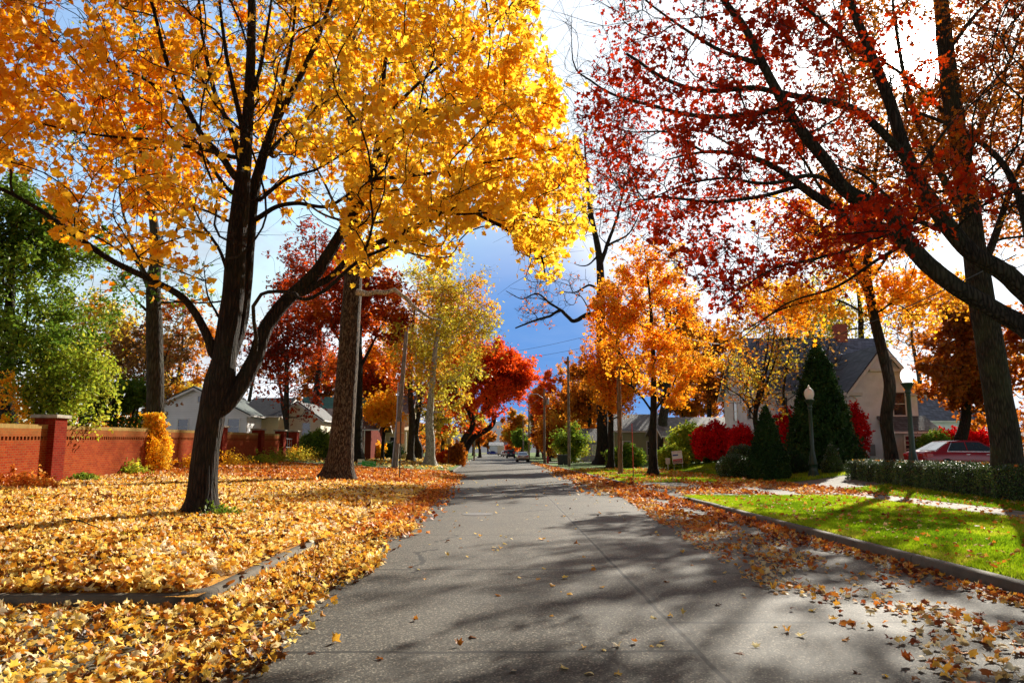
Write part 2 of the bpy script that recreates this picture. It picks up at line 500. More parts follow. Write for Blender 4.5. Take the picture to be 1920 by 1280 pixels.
def rings(C, T, R, k):
    """C (...,3) centres, T tangents, R radii -> (...,k,3)"""
    u = unit(np.cross(T, FIXV)); v = np.cross(T, u)
    a = np.arange(k) * 2 * math.pi / k
    return C[..., None, :] + R[..., None, None] * (np.cos(a)[:, None] * u[..., None, :] + np.sin(a)[:, None] * v[..., None, :])
def hermite(P0, P1, T0, T1, K):
    L = np.linalg.norm(P1 - P0, axis=1)[:, None, None]
    t = np.linspace(0, 1, K)[None, :, None]
    h00 = 2 * t**3 - 3 * t**2 + 1; h10 = t**3 - 2 * t**2 + t; h01 = -2 * t**3 + 3 * t**2; h11 = t**3 - t**2
    C = h00 * P0[:, None] + h10 * L * T0[:, None] + h01 * P1[:, None] + h11 * L * T1[:, None]
    D = (6 * t**2 - 6 * t) * P0[:, None] + (3 * t**2 - 4 * t + 1) * L * T0[:, None] + (6 * t - 6 * t**2) * P1[:, None] + (3 * t**2 - 2 * t) * L * T1[:, None]
    return C, unit(D)
def tubes(P0, P1, T0, T1, r0, r1, K, k):
    C, D = hermite(P0, P1, T0, T1, K)
    R = r0[:, None] + (r1 - r0)[:, None] * np.linspace(0, 1, K)[None]
    V = rings(C, D, R, k)                                   # E,K,k,3
    E = len(P0)
    b = (np.arange(E) * K * k)[:, None, None]
    i = np.arange(K - 1)[None, :, None] * k; j = np.arange(k)[None, None, :]
    j2 = (j + 1) % k
    F = np.stack([b + i + j, b + i + j2, b + i + k + j2, b + i + k + j], -1).reshape(-1, 4)
    return V.reshape(-1, 3), F
def roughen(V, centre_r, amp):
    a = V * np.array((9.0, 9.0, 1.6))
    n = np.sin(a[:, 0] + 1.3 * np.sin(a[:, 1] * 0.7 + a[:, 2])) * np.cos(a[:, 1] * 1.1 + 0.8 * np.sin(a[:, 2] * 1.3))
    n2 = np.sin(V[:, 0] * 31 + V[:, 2] * 3) * np.sin(V[:, 1] * 29 - V[:, 2] * 2.3)
    return 0.7 * n + 0.4 * n2

def skel_mesh(s, name, mat, parent, split=0.035, kbig=12, rough=0.06, flare=None, dens=1.0):
    P = np.array(s.p); par = np.array(s.par); r = np.array(s.r)
    n = len(P)
    # main child of each node
    main = np.full(n, -1); mr_ = np.zeros(n)
    for i in range(n):
        p = par[i]
        if p >= 0 and r[i] > mr_[p]: main[p] = i; mr_[p] = r[i]
    T = np.zeros((n, 3))
    for i in range(n):
        a = P[i] - P[par[i]] if par[i] >= 0 else np.array((0, 0, 1.0))
        b = P[main[i]] - P[i] if main[i] >= 0 else a
        T[i] = unit(unit(a) + unit(b)) if np.linalg.norm(unit(a) + unit(b)) > 0.2 else unit(b)
    e = np.where(par >= 0)[0]
    pe = par[e]
    T0 = T[pe].copy(); side = main[pe] != e
    dirv = unit(P[e] - P[pe])
    T0[side] = unit(T0[side] * 0.5 + dirv[side])
    r0 = r[pe].copy(); r0[side] = np.minimum(r0[side], r[e][side] * 1.25)
    if flare is not None:
        z0, fr, fh = flare
        f = lambda z: 1 + fr * np.exp(-np.maximum(z - z0, 0) / fh)
        r0 = r0 * f(P[pe][:, 2]); r1 = r[e] * f(P[e][:, 2])
    else: r1 = r[e]
    big = np.maximum(r0, r1) > split
    objs = []
    b = np.where(big)[0]
    V, F = tubes(P[pe[b]], P[e[b]], T0[b], T[e[b]], r0[b], r1[b], 5, kbig)
    if rough:
        Rv = np.repeat(r0[b][:, None] + (r1 - r0)[b][:, None] * np.linspace(0, 1, 5)[None], kbig, 1).reshape(-1)
        C, D = hermite(P[pe[b]], P[e[b]], T0[b], T[e[b]], 5)
        Cc = np.repeat(C.reshape(-1, 3), kbig, 0)
        nrm = unit(V - Cc)
        V = V + nrm * (roughen(V, None, 1) * rough * Rv)[:, None]
        if flare is not None:
            az = np.arctan2(nrm[:, 1], nrm[:, 0]); ph = float(r[0]) * 17
            lob = np.maximum(np.sin(az * 3 + ph), 0) * .5 + np.maximum(np.sin(az * 5 + ph * 2.3), 0) * .35
            V = V + nrm * (Rv * lob * .75 * np.exp(-np.maximum(V[:, 2] - flare[0], 0) / (flare[2] * .75)))[:, None]
    me = np_mesh(name, V, F)
    bm = bmesh.new(); bm.from_mesh(me); bmesh.ops.remove_doubles(bm, verts=bm.verts, dist=0.0008); bm.to_mesh(me); bm.free()
    objs.append(link(name, me, mat, parent, True))
    th = np.where(~big)[0]
    if len(th):
        V, F = tubes(P[pe[th]], P[e[th]], T0[th], T[e[th]], r0[th], r1[th], 4, 4)
    else: V, F = np.zeros((0, 3)), np.zeros((0, 4), int)
    s.edges = (pe, e, T0, T, r1, P)
    return V, F

def twigs(s, rng, per, length, rad, rthin=0.03, up=0.15, tipdir=0.6):
    """short leafy twigs off the thin branches: returns start, end arrays"""
    pe, e, T0, T, r1, P = s.edges
    m = r1 < rthin
    A = P[pe[m]]; B = P[e[m]]
    k = len(A)
    n = rng.poisson(per, k); idx = np.repeat(np.arange(k), n)
    t = rng.random(len(idx))[:, None] ** 0.8
    S = A[idx] + (B[idx] - A[idx]) * t
    d = unit(unit(B[idx] - A[idx]) * tipdir + rng.normal(0, 0.6, (len(idx), 3)) + np.array((0, 0, up)))
    Ln = length * (0.5 + rng.random(len(idx)))[:, None]
    return S, S + d * Ln

# leaf outlines: (x, y, z), stem at the origin, tip at +y, unit width
def star(rad, cup=-0.10):
    pts = []
    for a, r in rad: pts.append((r * math.cos(math.radians(a)), 0.42 + r * math.sin(math.radians(a)), cup * r * 1.2))
    V = np.array([(0, 0.42, 0.03)] + pts); n = len(pts)
    F = np.array([(0, 1 + i, 1 + (i + 1) % n) for i in range(n)])
    return V, F
LEAF = {
 'maple': star([(90, .58), (68, .35), (44, .55), (18, .36), (-8, .48), (-38, .33), (-90, .36), (-142, .33), (188, .48), (162, .36), (136, .55), (112, .35)]),
 'maple_fine': star([(90, .62), (81, .42), (70, .34), (56, .44), (44, .57), (33, .45), (20, .35), (4, .38), (-10, .50), (-26, .30), (-50, .32), (-90, .30), (-130, .32), (206, .30), (190, .50), (176, .38), (160, .35), (147, .45), (136, .57), (124, .44), (110, .34), (99, .42)]),
 'star': star([(90, .60), (60, .25), (35, .55), (-20, .36), (-90, .38), (200, .36), (145, .55), (120, .25)]),
}
def flat(pts, tris): return np.array([(x, y, z) for x, y, z in pts], float), np.array(tris)
LEAF['oak'] = flat([(0, 0, 0), (.10, .30, .02), (.42, .42, -.05), (.12, .55, .02), (.36, .85, -.06), (0, 1.1, -.05), (-.36, .85, -.06), (-.12, .55, .02), (-.42, .42, -.05), (-.10, .30, .02)],
                   [(0, 1, 9), (1, 2, 3), (9, 1, 3), (9, 3, 7), (9, 7, 8), (3, 4, 5), (3, 5, 7), (7, 5, 6)])
LEAF['oval'] = flat([(0, 0, 0), (.28, .35, .05), (.22, .75, .04), (0, 1.0, -.06), (-.22, .75, .04), (-.28, .35, .05), (0, .5, -.03)],
                    [(0, 1, 6), (1, 2, 6), (2, 3, 6), (3, 4, 6), (4, 5, 6), (5, 0, 6)])
LEAF['clump'] = flat([(0, 0, 0), (.45, .2, .08), (.12, .45, 0), (.38, .8, .05), (0, 1.0, -.05), (-.42, .7, .06), (-.15, .42, 0), (-.4, .15, .07)],
                     [(0, 1, 2), (0, 2, 6), (2, 3, 4), (2, 4, 6), (4, 5, 6), (6, 7, 0)])
def leaf_mesh(name, P, Nrm, size, kind, tint, rng, curl=0.0, spin=None):
    tv, tf = LEAF[kind]; k = len(tv); n = len(P)
    Nrm = unit(Nrm)
    a = rng.normal(0, 1, (n, 3)); u = unit(np.cross(Nrm, a)); v = np.cross(Nrm, u)
    L = np.broadcast_to(tv[None], (n, k, 3)).copy()
    # every blade bent and folded its own way
    bendk = rng.normal(0, 0.35 + curl, n)[:, None]; fold = rng.normal(0.12, 0.35 + curl, n)[:, None]
    L[:, :, 2] += bendk * (L[:, :, 1] - 0.4) ** 2 * 1.2 + fold * np.abs(L[:, :, 0])
    L[:, :, 0] *= (0.78 + 0.35 * rng.random(n))[:, None]
    L[:, :, 1] -= 0.42 if spin is None else 0.0
    size = np.broadcast_to(size, (n,)) * (0.65 + 0.6 * rng.random(n))
    L = L * size[:, None, None]
    V = P[:, None] + L[:, :, 0:1] * u[:, None] + L[:, :, 1:2] * v[:, None] + L[:, :, 2:3] * Nrm[:, None]
    F = (tf[None] + (np.arange(n) * k)[:, None, None]).reshape(-1, 3)
    return np_mesh(name, V.reshape(-1, 3), F, np.repeat(tint, k))

def clump_noise(P, sc):
    q = P * sc
    return 0.5 + 0.25 * (np.sin(q[:, 0] * 1.0 + 1.7 * np.sin(q[:, 1] * .8)) + np.sin(q[:, 2] * 1.3 + 1.3 * np.sin(q[:, 0] * .9 + 2)))

def finish_tree(s, root, rng, bark, pal, nleaf, lsize, lkind, tw=(2.2, 0.45), tip=0.006, split=0.035, kbig=12,
                flare=None, rough=0.06, tintfn=None, lspread=0.10, rthin=0.03, upn=0.5, names=('trunk', 'crown'), leafmask=None, tshift=0.0):
    s.radii(tip)
    V, F = skel_mesh(s, names[0], bark, root, split=split, kbig=kbig, flare=flare, rough=rough)
    S, E = twigs(s, rng, tw[0], tw[1], tip, rthin=rthin)
    nt = len(S)
    if nt:
        d = unit(E - S); r = np.full(nt, tip * 0.75)
        mid = d + rng.normal(0, 0.25, (nt, 3))
        V2, F2 = tubes(S, E, unit(mid), unit(d + np.array((0, 0, -0.15))), r, r * 0.4, 3, 3)
        Fs = [np.asarray(F), F2 + len(V)]; V = np.vstack([V, V2])
    else: Fs = [F]
    if len(V):
        link('branches', np_mesh('branches', V, Fs), bark, root, True)
    if nleaf and nt:
        w = np.linalg.norm(E - S, axis=1) * rng.gamma(0.8, 1.0, nt)
        idx = rng.choice(nt, nleaf, p=w / w.sum())
        t = rng.uniform(0.15, 1.15, nleaf)[:, None]
        Pp = S[idx] + (E[idx] - S[idx]) * t + rng.normal(0, lspread, (nleaf, 3)) + np.array((0, 0, -lspread * 0.4))
        if leafmask is not None:
            k = leafmask(Pp); Pp = Pp[k]; idx = idx[k]
        c = Pp.mean(0)
        out = unit(Pp - c)
        N = rng.normal(0, 0.62, Pp.shape) + out * 0.35 + np.array((0, 0, upn))
        tint = np.clip(0.45 * clump_noise(Pp, 0.9) + 0.30 * rng.random(len(idx))[..., None][:, 0] + 0.25 * rng.random(nt)[idx] + tshift + rng.normal(0, .05, len(idx)), 0, 1)
        if tintfn is not None: tint = np.clip(tintfn(Pp, tint), 0, 1)
        me = leaf_mesh(names[1], Pp, N, lsize, lkind, tint, rng)
        link(names[1], me, LM(pal), root)
    return root

def ell(rng, n, c, r, shell=0.55, zcut=None):
    v = unit(rng.normal(0, 1, (n, 3))); q = (shell + (1 - shell) * rng.random(n)) ** 0.8
    lump = 0.86 + 0.22 * np.sin(v[:, 0] * 5 + c[0]) * np.sin(v[:, 2] * 6 + c[1]) + rng.normal(0, 0.06, n)
    q = np.where(rng.random(n) < 0.35, rng.random(n) ** 0.5, q)
    return np.array(c) + v * np.array(r) * (q * lump)[:, None]

def tree(name, label, cat, px, Y, top, bottom, left, right, tr, pal, nleaf, lsize=0.3, lkind='clump', nt=260, bark='dark',
         seed=1, lean=0.0, stems=1, group=None, tip=0.014, crown_n=4, z0=None, tshift=0.0, forkz=None, tw=(1.6, 0.9), depth=None, shell=0.55, w=0.35, x=None, spread=0.25):
    """a street or garden tree whose crown fills the given extent seen in the photo, built at its real distance Y (metres)"""
    rng = np.random.default_rng(seed)
    base = at(px, 844, Y)
    bx = float(base[0]); g = gz(bx, Y) if z0 is None else z0
    zt = float(at(px, top, Y)[2]); zb = max(float(at(px, bottom, Y)[2]), g + 0.15)
    xl = float(at(left, 700, Y)[0]); xr_ = float(at(right, 700, Y)[0])
    cxx, rx = (xl + xr_) / 2, (xr_ - xl) / 2; czz, rz = (zt + zb) / 2, (zt - zb) / 2
    ry = depth or rx * 0.9
    root = thing(name, label, cat, (bx, Y, g), group=group)
    o = np.array((bx, Y, g)); s = Skel()
    fz = forkz if forkz else max(0.25 * (zt - g), min(zb + 0.25 * rz - g, 0.45 * (zt - g)))
    for k in range(stems):
        a = rng.uniform(0, 6.28); sp = 0 if stems == 1 else 0.22
        b = np.array((math.cos(a) * sp * tr * 3, math.sin(a) * sp * tr * 3, 0.0))
        topx = (cxx - bx) * 0.9 + (0 if stems == 1 else rx * 0.55 * math.cos(a)); topy = 0 if stems == 1 else ry * 0.5 * math.sin(a)
        H = zt - g
        pts = [b, b + (lean * 0.4 + topx * 0.08, topy * .1, fz * 0.55), b + (lean + topx * 0.35, topy * .35, fz),
               (topx * 0.7, topy * .7, fz + (H - fz) * 0.45), (topx, topy, H * 0.93)]
        pts = [np.array(p, float) + (rng.normal(0, 0.05 * H * 0.3, 3) * (1, 1, 0) if i > 1 else 0) for i, p in enumerate(pts)]
        rr = tr / (stems ** 0.5)
        s.poly(pts, [rr, rr * 0.88, rr * 0.72, rr * 0.4, tip * 1.5], step=max(0.5, H / 28), attach=False, rng=rng, wob=0.012 * H / 8)
    # lumpy crown: a few overlapping masses
    T = [ell(rng, int(nt * 0.45), (cxx - bx, 0, czz - g), (rx * .95, ry * .95, rz * .97), shell)]
    for k in range(crown_n):
        v = unit(rng.normal(0, 1, 3))
        T.append(ell(rng, int(nt * 0.55 / crown_n), (cxx - bx + v[0] * rx * .55, v[1] * ry * .55, czz - g + v[2] * rz * .5), (rx * .48, ry * .48, rz * .48), 0.3))
    T = np.vstack(T); T = T[(T[:, 2] > max(zb - g, 0.3))]
    s.grow(T, w=w, zmin=fz * 0.75)
    s.p = [p for p in s.p]
    finish_tree(s, root, rng, BARK[bark], pal, nleaf, lsize, lkind, tip=tip, split=max(0.035, tip * 2.2), kbig=8, tw=tw,
                lspread=spread, rthin=max(0.03, tip * 4), flare=(0.0, 0.45, max(0.3, tr)), tshift=tshift)
    return root
# ------------------------------------------------------------------ ground, road, lawns
def sheet(name, xs, ys, zf, mat, label=None, kind='structure', follow=True):
    xs = np.array(xs, float); ys = np.array(ys, float)
    X, Y = np.meshgrid(xs, ys)
    Xw = X + (bend(Y) if follow else 0)
    Z = zf(Xw, Y) if callable(zf) else np.full_like(X, zf)
    V = np.stack([Xw, Y, Z], -1).reshape(-1, 3)
    nx = len(xs); ny = len(ys)
    i = np.arange(nx - 1)[None]; j = np.arange(ny - 1)[:, None] * nx
    F = np.stack([i + j, i + j + 1, i + j + nx + 1, i + j + nx], -1).reshape(-1, 4)
    o = link(name, np_mesh(name, V, F), mat, None, True)
    return tag(o, label, None, None, kind)
def lin(a, b, d): return np.linspace(a, b, max(2, int(abs(b - a) / d) + 1))

t = NT('road_concrete')
co = t.coord()
big = t.noise(co, 0.25, 5, 0.6); mid = t.noise(co, 2.5, 5, 0.6)
agg = t.n('ShaderNodeTexVoronoi', feature='F1'); t.l(co, agg.inputs['Vector']); agg.inputs['Scale'].default_value = 74
ag2 = t.n('ShaderNodeTexVoronoi', feature='F1'); t.l(co, ag2.inputs['Vector']); ag2.inputs['Scale'].default_value = 150
st = t.ramp(agg.outputs['Color'], [(0.0, (0.035, 0.034, 0.033)), (0.45, (0.09, 0.087, 0.082)), (0.72, (0.20, 0.19, 0.175)), (0.86, (0.55, 0.52, 0.46)), (1, (0.85, 0.80, 0.70))])
s2 = t.ramp(ag2.outputs['Color'], [(0.0, (0.06, 0.058, 0.056)), (0.7, (0.15, 0.145, 0.135)), (1, (0.30, 0.285, 0.26))])
base = t.mix(1.0, t.mix(0.25, st, s2), (0.54, 0.51, 0.455), 'MULTIPLY')
base = t.mix(t.ramp(big, [(0.35, (0, 0, 0)), (0.7, (1, 1, 1))]), base, t.mix(1.0, base, (1.35, 1.33, 1.28), 'MULTIPLY'))
base = t.mix(t.math('MULTIPLY', t.ramp(mid, [(0.5, (0, 0, 0)), (0.8, (1, 1, 1))]), 0.35), base, (0.05, 0.048, 0.045))
sp = t.n('ShaderNodeSeparateXYZ'); t.l(co, sp.inputs[0])
wob = t.math('MULTIPLY', t.math('SUBTRACT', t.noise(co, 1.1, 6, 0.7), 0.5), 0.16)
yb = t.math('MULTIPLY', t.math('MAXIMUM', t.math('SUBTRACT', sp.outputs[1], 25.0), 0.0), 0.021)
xr_n = t.math('ADD', t.math('ADD', sp.outputs[0], yb), t.math('MULTIPLY', wob, 0.5))
seam = t.math('ABSOLUTE', t.math('SUBTRACT', xr_n, 1.57))
seamd = t.math('LESS_THAN', t.math('ABSOLUTE', t.math('SUBTRACT', seam, 0.0)), 0.022)
seamband = t.math('MULTIPLY', t.math('LESS_THAN', seam, 0.06), 0.3)
isright = t.math('GREATER_THAN', xr_n, 1.57)
yy = t.math('ADD', t.math('ADD', sp.outputs[1], wob), t.math('MULTIPLY', isright, -1.0))
jm = t.math('ABSOLUTE', t.math('SUBTRACT', t.math('FLOORED_MODULO', t.math('ADD', yy, -6.3 + 2.1), 4.2), 2.1))
jt = t.math('LESS_THAN', jm, t.math('MULTIPLY_ADD', mid, 0.05, 0.006))
# stray cracks
vc = t.n('ShaderNodeTexVoronoi', feature='DISTANCE_TO_EDGE'); vc.inputs['Scale'].default_value = 0.16
dn = t.n('ShaderNodeTexNoise'); t.l(co, dn.inputs['Vector']); dn.inputs['Scale'].default_value = 0.8; dn.inputs['Detail'].default_value = 6
dv = t.n('ShaderNodeVectorMath', operation='MULTIPLY_ADD'); t.l(dn.outputs['Color'], dv.inputs[0]); dv.inputs[1].default_value = (1.6, 1.6, 0); t.l(co, dv.inputs[2])
t.l(dv.outputs[0], vc.inputs['Vector'])
ck = t.math('MULTIPLY', t.math('LESS_THAN', vc.outputs['Distance'], 0.005), t.math('GREATER_THAN', t.noise(co, 0.33, 2), 0.50))
dark = t.math('MAXIMUM', t.math('MAXIMUM', seamd, jt), ck)
base = t.mix(seamband, base, (0.17, 0.155, 0.135))
base = t.mix(t.math('MULTIPLY', dark, 0.92), base, (0.018, 0.016, 0.014))
hgt = t.math('SUBTRACT', t.math('MULTIPLY', agg.outputs['Distance'], -0.8), t.math('MULTIPLY', dark, 1.2))
lane = t.math('ABSOLUTE', t.math('SUBTRACT', t.math('ABSOLUTE', t.math('SUBTRACT', xr_n, 1.4)), 2.0))
wear = t.math('MULTIPLY', t.ramp(lane, [(0.0, (1, 1, 1)), (0.9, (0, 0, 0))]), 0.22)
base = t.mix(wear, base, (0.16, 0.15, 0.135))
oil = t.ramp(t.noise(t.mapping(co, (1.4, .35, 1)), 1.0, 5, .7), [(0.60, (0, 0, 0)), (0.74, (.55, .55, .55))])
base = t.mix(oil, base, (0.022, 0.02, 0.018))
ROADM = t.pbr(base, 0.75, t.bump(hgt, 0.45, 0.005), spec=0.18)

def concrete(name, c, seam_every=1.5, axis=1):
    t = NT(name); co = t.coord()
    n = t.noise(co, 1.2, 6, 0.6); f = t.noise(co, 60, 3)
    col = t.ramp(n, [(0.3, tuple(x * 0.72 for x in c)), (0.7, tuple(x * 1.1 for x in c))])
    col = t.mix(t.ramp(f, [(0.55, (0, 0, 0)), (0.7, (0.35, 0.35, 0.35))]), col, tuple(x * 0.5 for x in c))
    s = t.n('ShaderNodeSeparateXYZ'); t.l(co, s.inputs[0])
    m = t.math('ABSOLUTE', t.math('SUBTRACT', t.math('FLOORED_MODULO', s.outputs[axis], seam_every), seam_every / 2))
    col = t.mix(t.math('MULTIPLY', t.math('LESS_THAN', m, 0.012), 0.8), col, tuple(x * 0.2 for x in c))
    st_ = t.ramp(t.noise(co, 2.6, 6, .72), [(.46, (0, 0, 0)), (.66, (.7, .7, .7))])
    col = t.mix(st_, col, tuple(x * .42 for x in c))
    return t.pbr(col, 0.85, t.bump(t.math('ADD', f, t.noise(co, 9, 5, .7)), 0.5, 0.012), spec=0.2)
KERBM = concrete('kerb_concrete', (0.15, 0.13, 0.10), 2.4)
WALKM = concrete('walk_concrete', (0.27, 0.245, 0.205), 1.5)
DRIVEM = concrete('drive_concrete', (0.20, 0.18, 0.15), 3.0, 0)

def soilmat(name, stops, sc=3.0, sc2=30.0):
    t = NT(name); co = t.coord()
    a = t.noise(co, sc, 6, 0.65); b = t.noise(co, sc2, 4, 0.7)
    f = t.math('ADD', t.math('MULTIPLY', a, 0.5), t.math('MULTIPLY', b, 0.5))
    return t.pbr(t.ramp(f, stops), 0.95, t.bump(b, 0.8, 0.03), spec=0.15)
GRASSM = soilmat('lawn_turf', [(0.30, (0.035, 0.06, 0.012)), (0.5, (0.085, 0.15, 0.018)), (0.68, (0.17, 0.25, 0.028)), (0.8, (0.30, 0.26, 0.06))])
BEDM = soilmat('leafy_turf', [(0.32, (0.05, 0.04, 0.012)), (0.46, (0.30, 0.13, 0.02)), (0.58, (0.62, 0.32, 0.05)), (0.72, (0.75, 0.48, 0.08))], 2.0, 16.0)
FARM = soilmat('far_ground', [(0.3, (0.05, 0.06, 0.02)), (0.55, (0.14, 0.14, 0.04)), (0.75, (0.26, 0.18, 0.05))], 0.5, 6.0)

g = link('ground', np_mesh('ground', np.array([(-3000, -3000, -0.03), (3000, -3000, -0.03), (3000, 3000, -0.03), (-3000, 3000, -0.03)]), np.array([[0, 1, 2, 3]])), FARM)
tag(g, kind='structure')
RL, RR = -3.03, 5.75
sheet('road', np.concatenate([[-80.0, -40, -20, -10], lin(RL, RR, 1.2), ]), lin(-16, 7.97, 2.0), 0.0, ROADM)
sheet('road', lin(RL, RR, 1.2), np.concatenate([lin(7.97, 60, 3.0), lin(64, 330, 8)]), 0.0, ROADM)
sheet('road', lin(RR, 40, 8.0), lin(-16, -3, 3.0), -0.004, ROADM)
# left verge, right lawn and the lawns behind them
ysl = np.concatenate([lin(7.97, 12, 0.4), lin(12.6, 51, 0.9)])
xsl = np.concatenate([-lin(60, 17, 5)[:-1], lin(-16.5, RL - 0.1, 0.45)])
sheet('verge', xsl, ysl, zl, BEDM)
sheet('lawn', xsl, np.concatenate([lin(55.2, 90, 2), lin(96, 330, 12)]), zl, GRASSM)
sheet('driveway', np.concatenate([-lin(60, 16, 8)[:-1], lin(-15, RL + 0.02, 1.0)]), lin(51, 55.2, 1.0), lambda x, y: zl(x, y) * sstep((-(x - bend(y)) - 3.4) / 0.9) + 0.004, DRIVEM)
ysr = lin(-3, 25.0, 1.0)
sheet('lawn', lin(RR + 0.1, 11.3, 0.4), ysr, lambda x, y: zr(x, y), GRASSM)
sheet('sidewalk', [11.3, 11.95, 12.65], lin(-3, 40, 1.5), lambda x, y: zr(x, y) + 0.015, WALKM)
sheet('lawn', np.concatenate([lin(12.65, 19, 0.5), lin(24, 80, 8)]), lin(-3, 29.5, 1.0), zr, GRASSM)
sheet('driveway', np.concatenate([lin(RR - 0.02, 9, 0.5), [11.3]]), lin(25.0, 35.0, 1.0), lambda x, y: zr(x, y) * sstep((x - bend(y) - RR) / 0.9) + 0.004, DRIVEM)
sheet('driveway', np.concatenate([lin(12.65, 20, 0.6), [24, 34]]), lin(29.5, 35.0, 1.0), lambda x, y: zr(x, y) + 0.006, DRIVEM)
sheet('lawn', np.concatenate([lin(RR + 0.1, 19, 0.5), lin(24, 80, 8)]), np.concatenate([lin(35.0, 60, 1.5)]), lambda x, y: zr(x, y), GRASSM)
sheet('sidewalk', [11.3, 11.95, 12.65], lin(40, 52, 1.5), lambda x, y: zr(x, y) + 0.015, WALKM)
sheet('sidewalk', lin(RR + .5, 30, 1.5), lin(52.2, 53.4, 0.6), lambda x, y: zr(x, y) + 0.015, WALKM)
sheet('lawn', np.concatenate([lin(RR + 0.1, 19, 0.8), lin(24, 80, 8)]), np.concatenate([lin(60, 95, 2), lin(100, 330, 12)]), lambda x, y: zr(x, y), GRASSM)
sheet('driveway', np.concatenate([lin(RR - 0.02, 30, 1.5)]), lin(93, 97, 1.0), lambda x, y: zr(x, y) * sstep((x - bend(y) - RR) / 0.9) + 0.02, DRIVEM)

def kerb(pts, label, h=0.135, w=0.16):
    pts = [np.array(p, float) for p in pts]
    out = []
    for a, b in zip(pts[:-1], pts[1:]):
        n = max(1, int(np.linalg.norm(b - a) / 1.0))
        for k in range(n): out.append(a + (b - a) * k / n)
    out.append(pts[-1]); P = np.array(out); P[:, 0] += bend(P[:, 1])
    T = np.gradient(P, axis=0); T = unit(T); N = np.stack([-T[:, 1], T[:, 0]], -1)
    prof = [(0, -0.05), (0.012, h * 0.8), (0.035, h), (w - 0.01, h + 0.004), (w, h - 0.006), (w, -0.05)]
    rng = np.random.default_rng(len(P)); jit = rng.normal(0, 0.004, len(P))
    V = np.array([[(p[0] + n[0] * a, p[1] + n[1] * a, z + (jit[i] if z > 0 else 0)) for a, z in prof] for i, (p, n) in enumerate(zip(P, N))])
    k = len(prof); m = len(P)
    i = np.arange(m - 1)[:, None] * k; j = np.arange(k - 1)[None]
    F = np.stack([i + j, i + k + j, i + k + j + 1, i + j + 1], -1).reshape(-1, 4)
    o = link('kerb', np_mesh('kerb', V.reshape(-1, 3), F), KERBM)
    return tag(o, kind='structure')
cor = [(-3.04 - 0.55 + 0.55 * math.cos(a), 7.95 + 0.55 - 0.55 * math.sin(a)) for a in np.linspace(math.pi / 2, 0, 6)]
kerb([(-60, 8.1)] + cor + [(-3.04, 50.0), (-3.5, 50.9)], None)
kerb([(-3.5, 55.3), (-3.04, 56.0), (-3.04, 325)], None)
kerb([(7.7, 24.9), (6.5, 24.65), (5.95, 24.1), (5.75, 23.3), (5.75, -3)], None)
kerb([(10.0, 35.1), (6.5, 35.25), (5.95, 35.7), (5.75, 36.5), (5.75, 92.5)][::-1], None)
kerb([(5.75, 325), (5.75, 97.5)], None)

# ------------------------------------------------------------------ fallen leaves
rngL = np.random.default_rng(11)
def litter(name, label, X, Y, size, kind, pal, pile=0.05, tilt=0.45, zoff=0.012, tint=None):
    n = len(X)
    Z = np.array([gz(a, b) for a, b in zip(X, Y)])
    P = np.stack([X, Y, Z + zoff + rngL.random(n) ** 1.5 * pile], -1)
    N = np.stack([rngL.normal(0, tilt, n), rngL.normal(0, tilt, n), np.ones(n)], -1)
    P[:, 2] += 0.22 * size * np.minimum(np.linalg.norm(N[:, :2], axis=1), 1.2)
    if tint is None: tint = np.clip(rngL.random(n) * 0.95 + 0.45 * clump_noise(P, 1.9) - 0.20 + rngL.normal(0, .05, n), 0, 1)
    o = link(name, leaf_mesh(name, P, N, size, kind, tint, rngL, 0.25), LM(pal))
    return tag(o, label, 'fallen leaves', None, 'stuff')
def uni(n, x0, x1, y0, y1): return rngL.uniform(x0, x1, n), rngL.uniform(y0, y1, n)
def vis(X, Y, m=0.72): return np.abs(X - 0.012 * Y) < Y * m + 0.6
# front of the verge: deep bright yellow leaves
def verge(n, y0, y1, xmin):
    X, Y = uni(n, xmin, -3.12, y0, y1)
    k = vis(X, Y) & ((X < -3.24) | (Y > 13.0)); X, Y = X[k], Y[k]
    k = rngL.random(len(X)) < np.where(X > -3.35, 0.35, 1.0) * np.where((Y < 9.0) & (rngL.random(len(X)) < 0.35), 0.6, 1)
    k &= (np.sin(X * 2.3 + Y) * np.sin(Y * 1.9 - X) < 0.82)
    return X[k], Y[k]
X, Y = verge(104000, 8.14, 17.5, -13); litter('fallen_leaves', 'deep bright yellow maple leaves on the verge around the big maple', X, Y, 0.102, 'maple', 'litter', 0.10, 0.7)
X, Y = verge(56000, 17.5, 32, -16.2); litter('fallen_leaves', 'yellow and orange leaves on the verge between maple and brick wall', X, Y, 0.145, 'star', 'litter', 0.07, 0.55)
X, Y = verge(34000, 29, 50.8, -17.5)
k = (Y > 30 + 2.5 * np.sin(X)) ; litter('fallen_leaves', 'rusty red-brown leaves on the verge around the patchy-barked trunk', X[k], Y[k], 0.2, 'star', 'litterred', 0.06, 0.5)
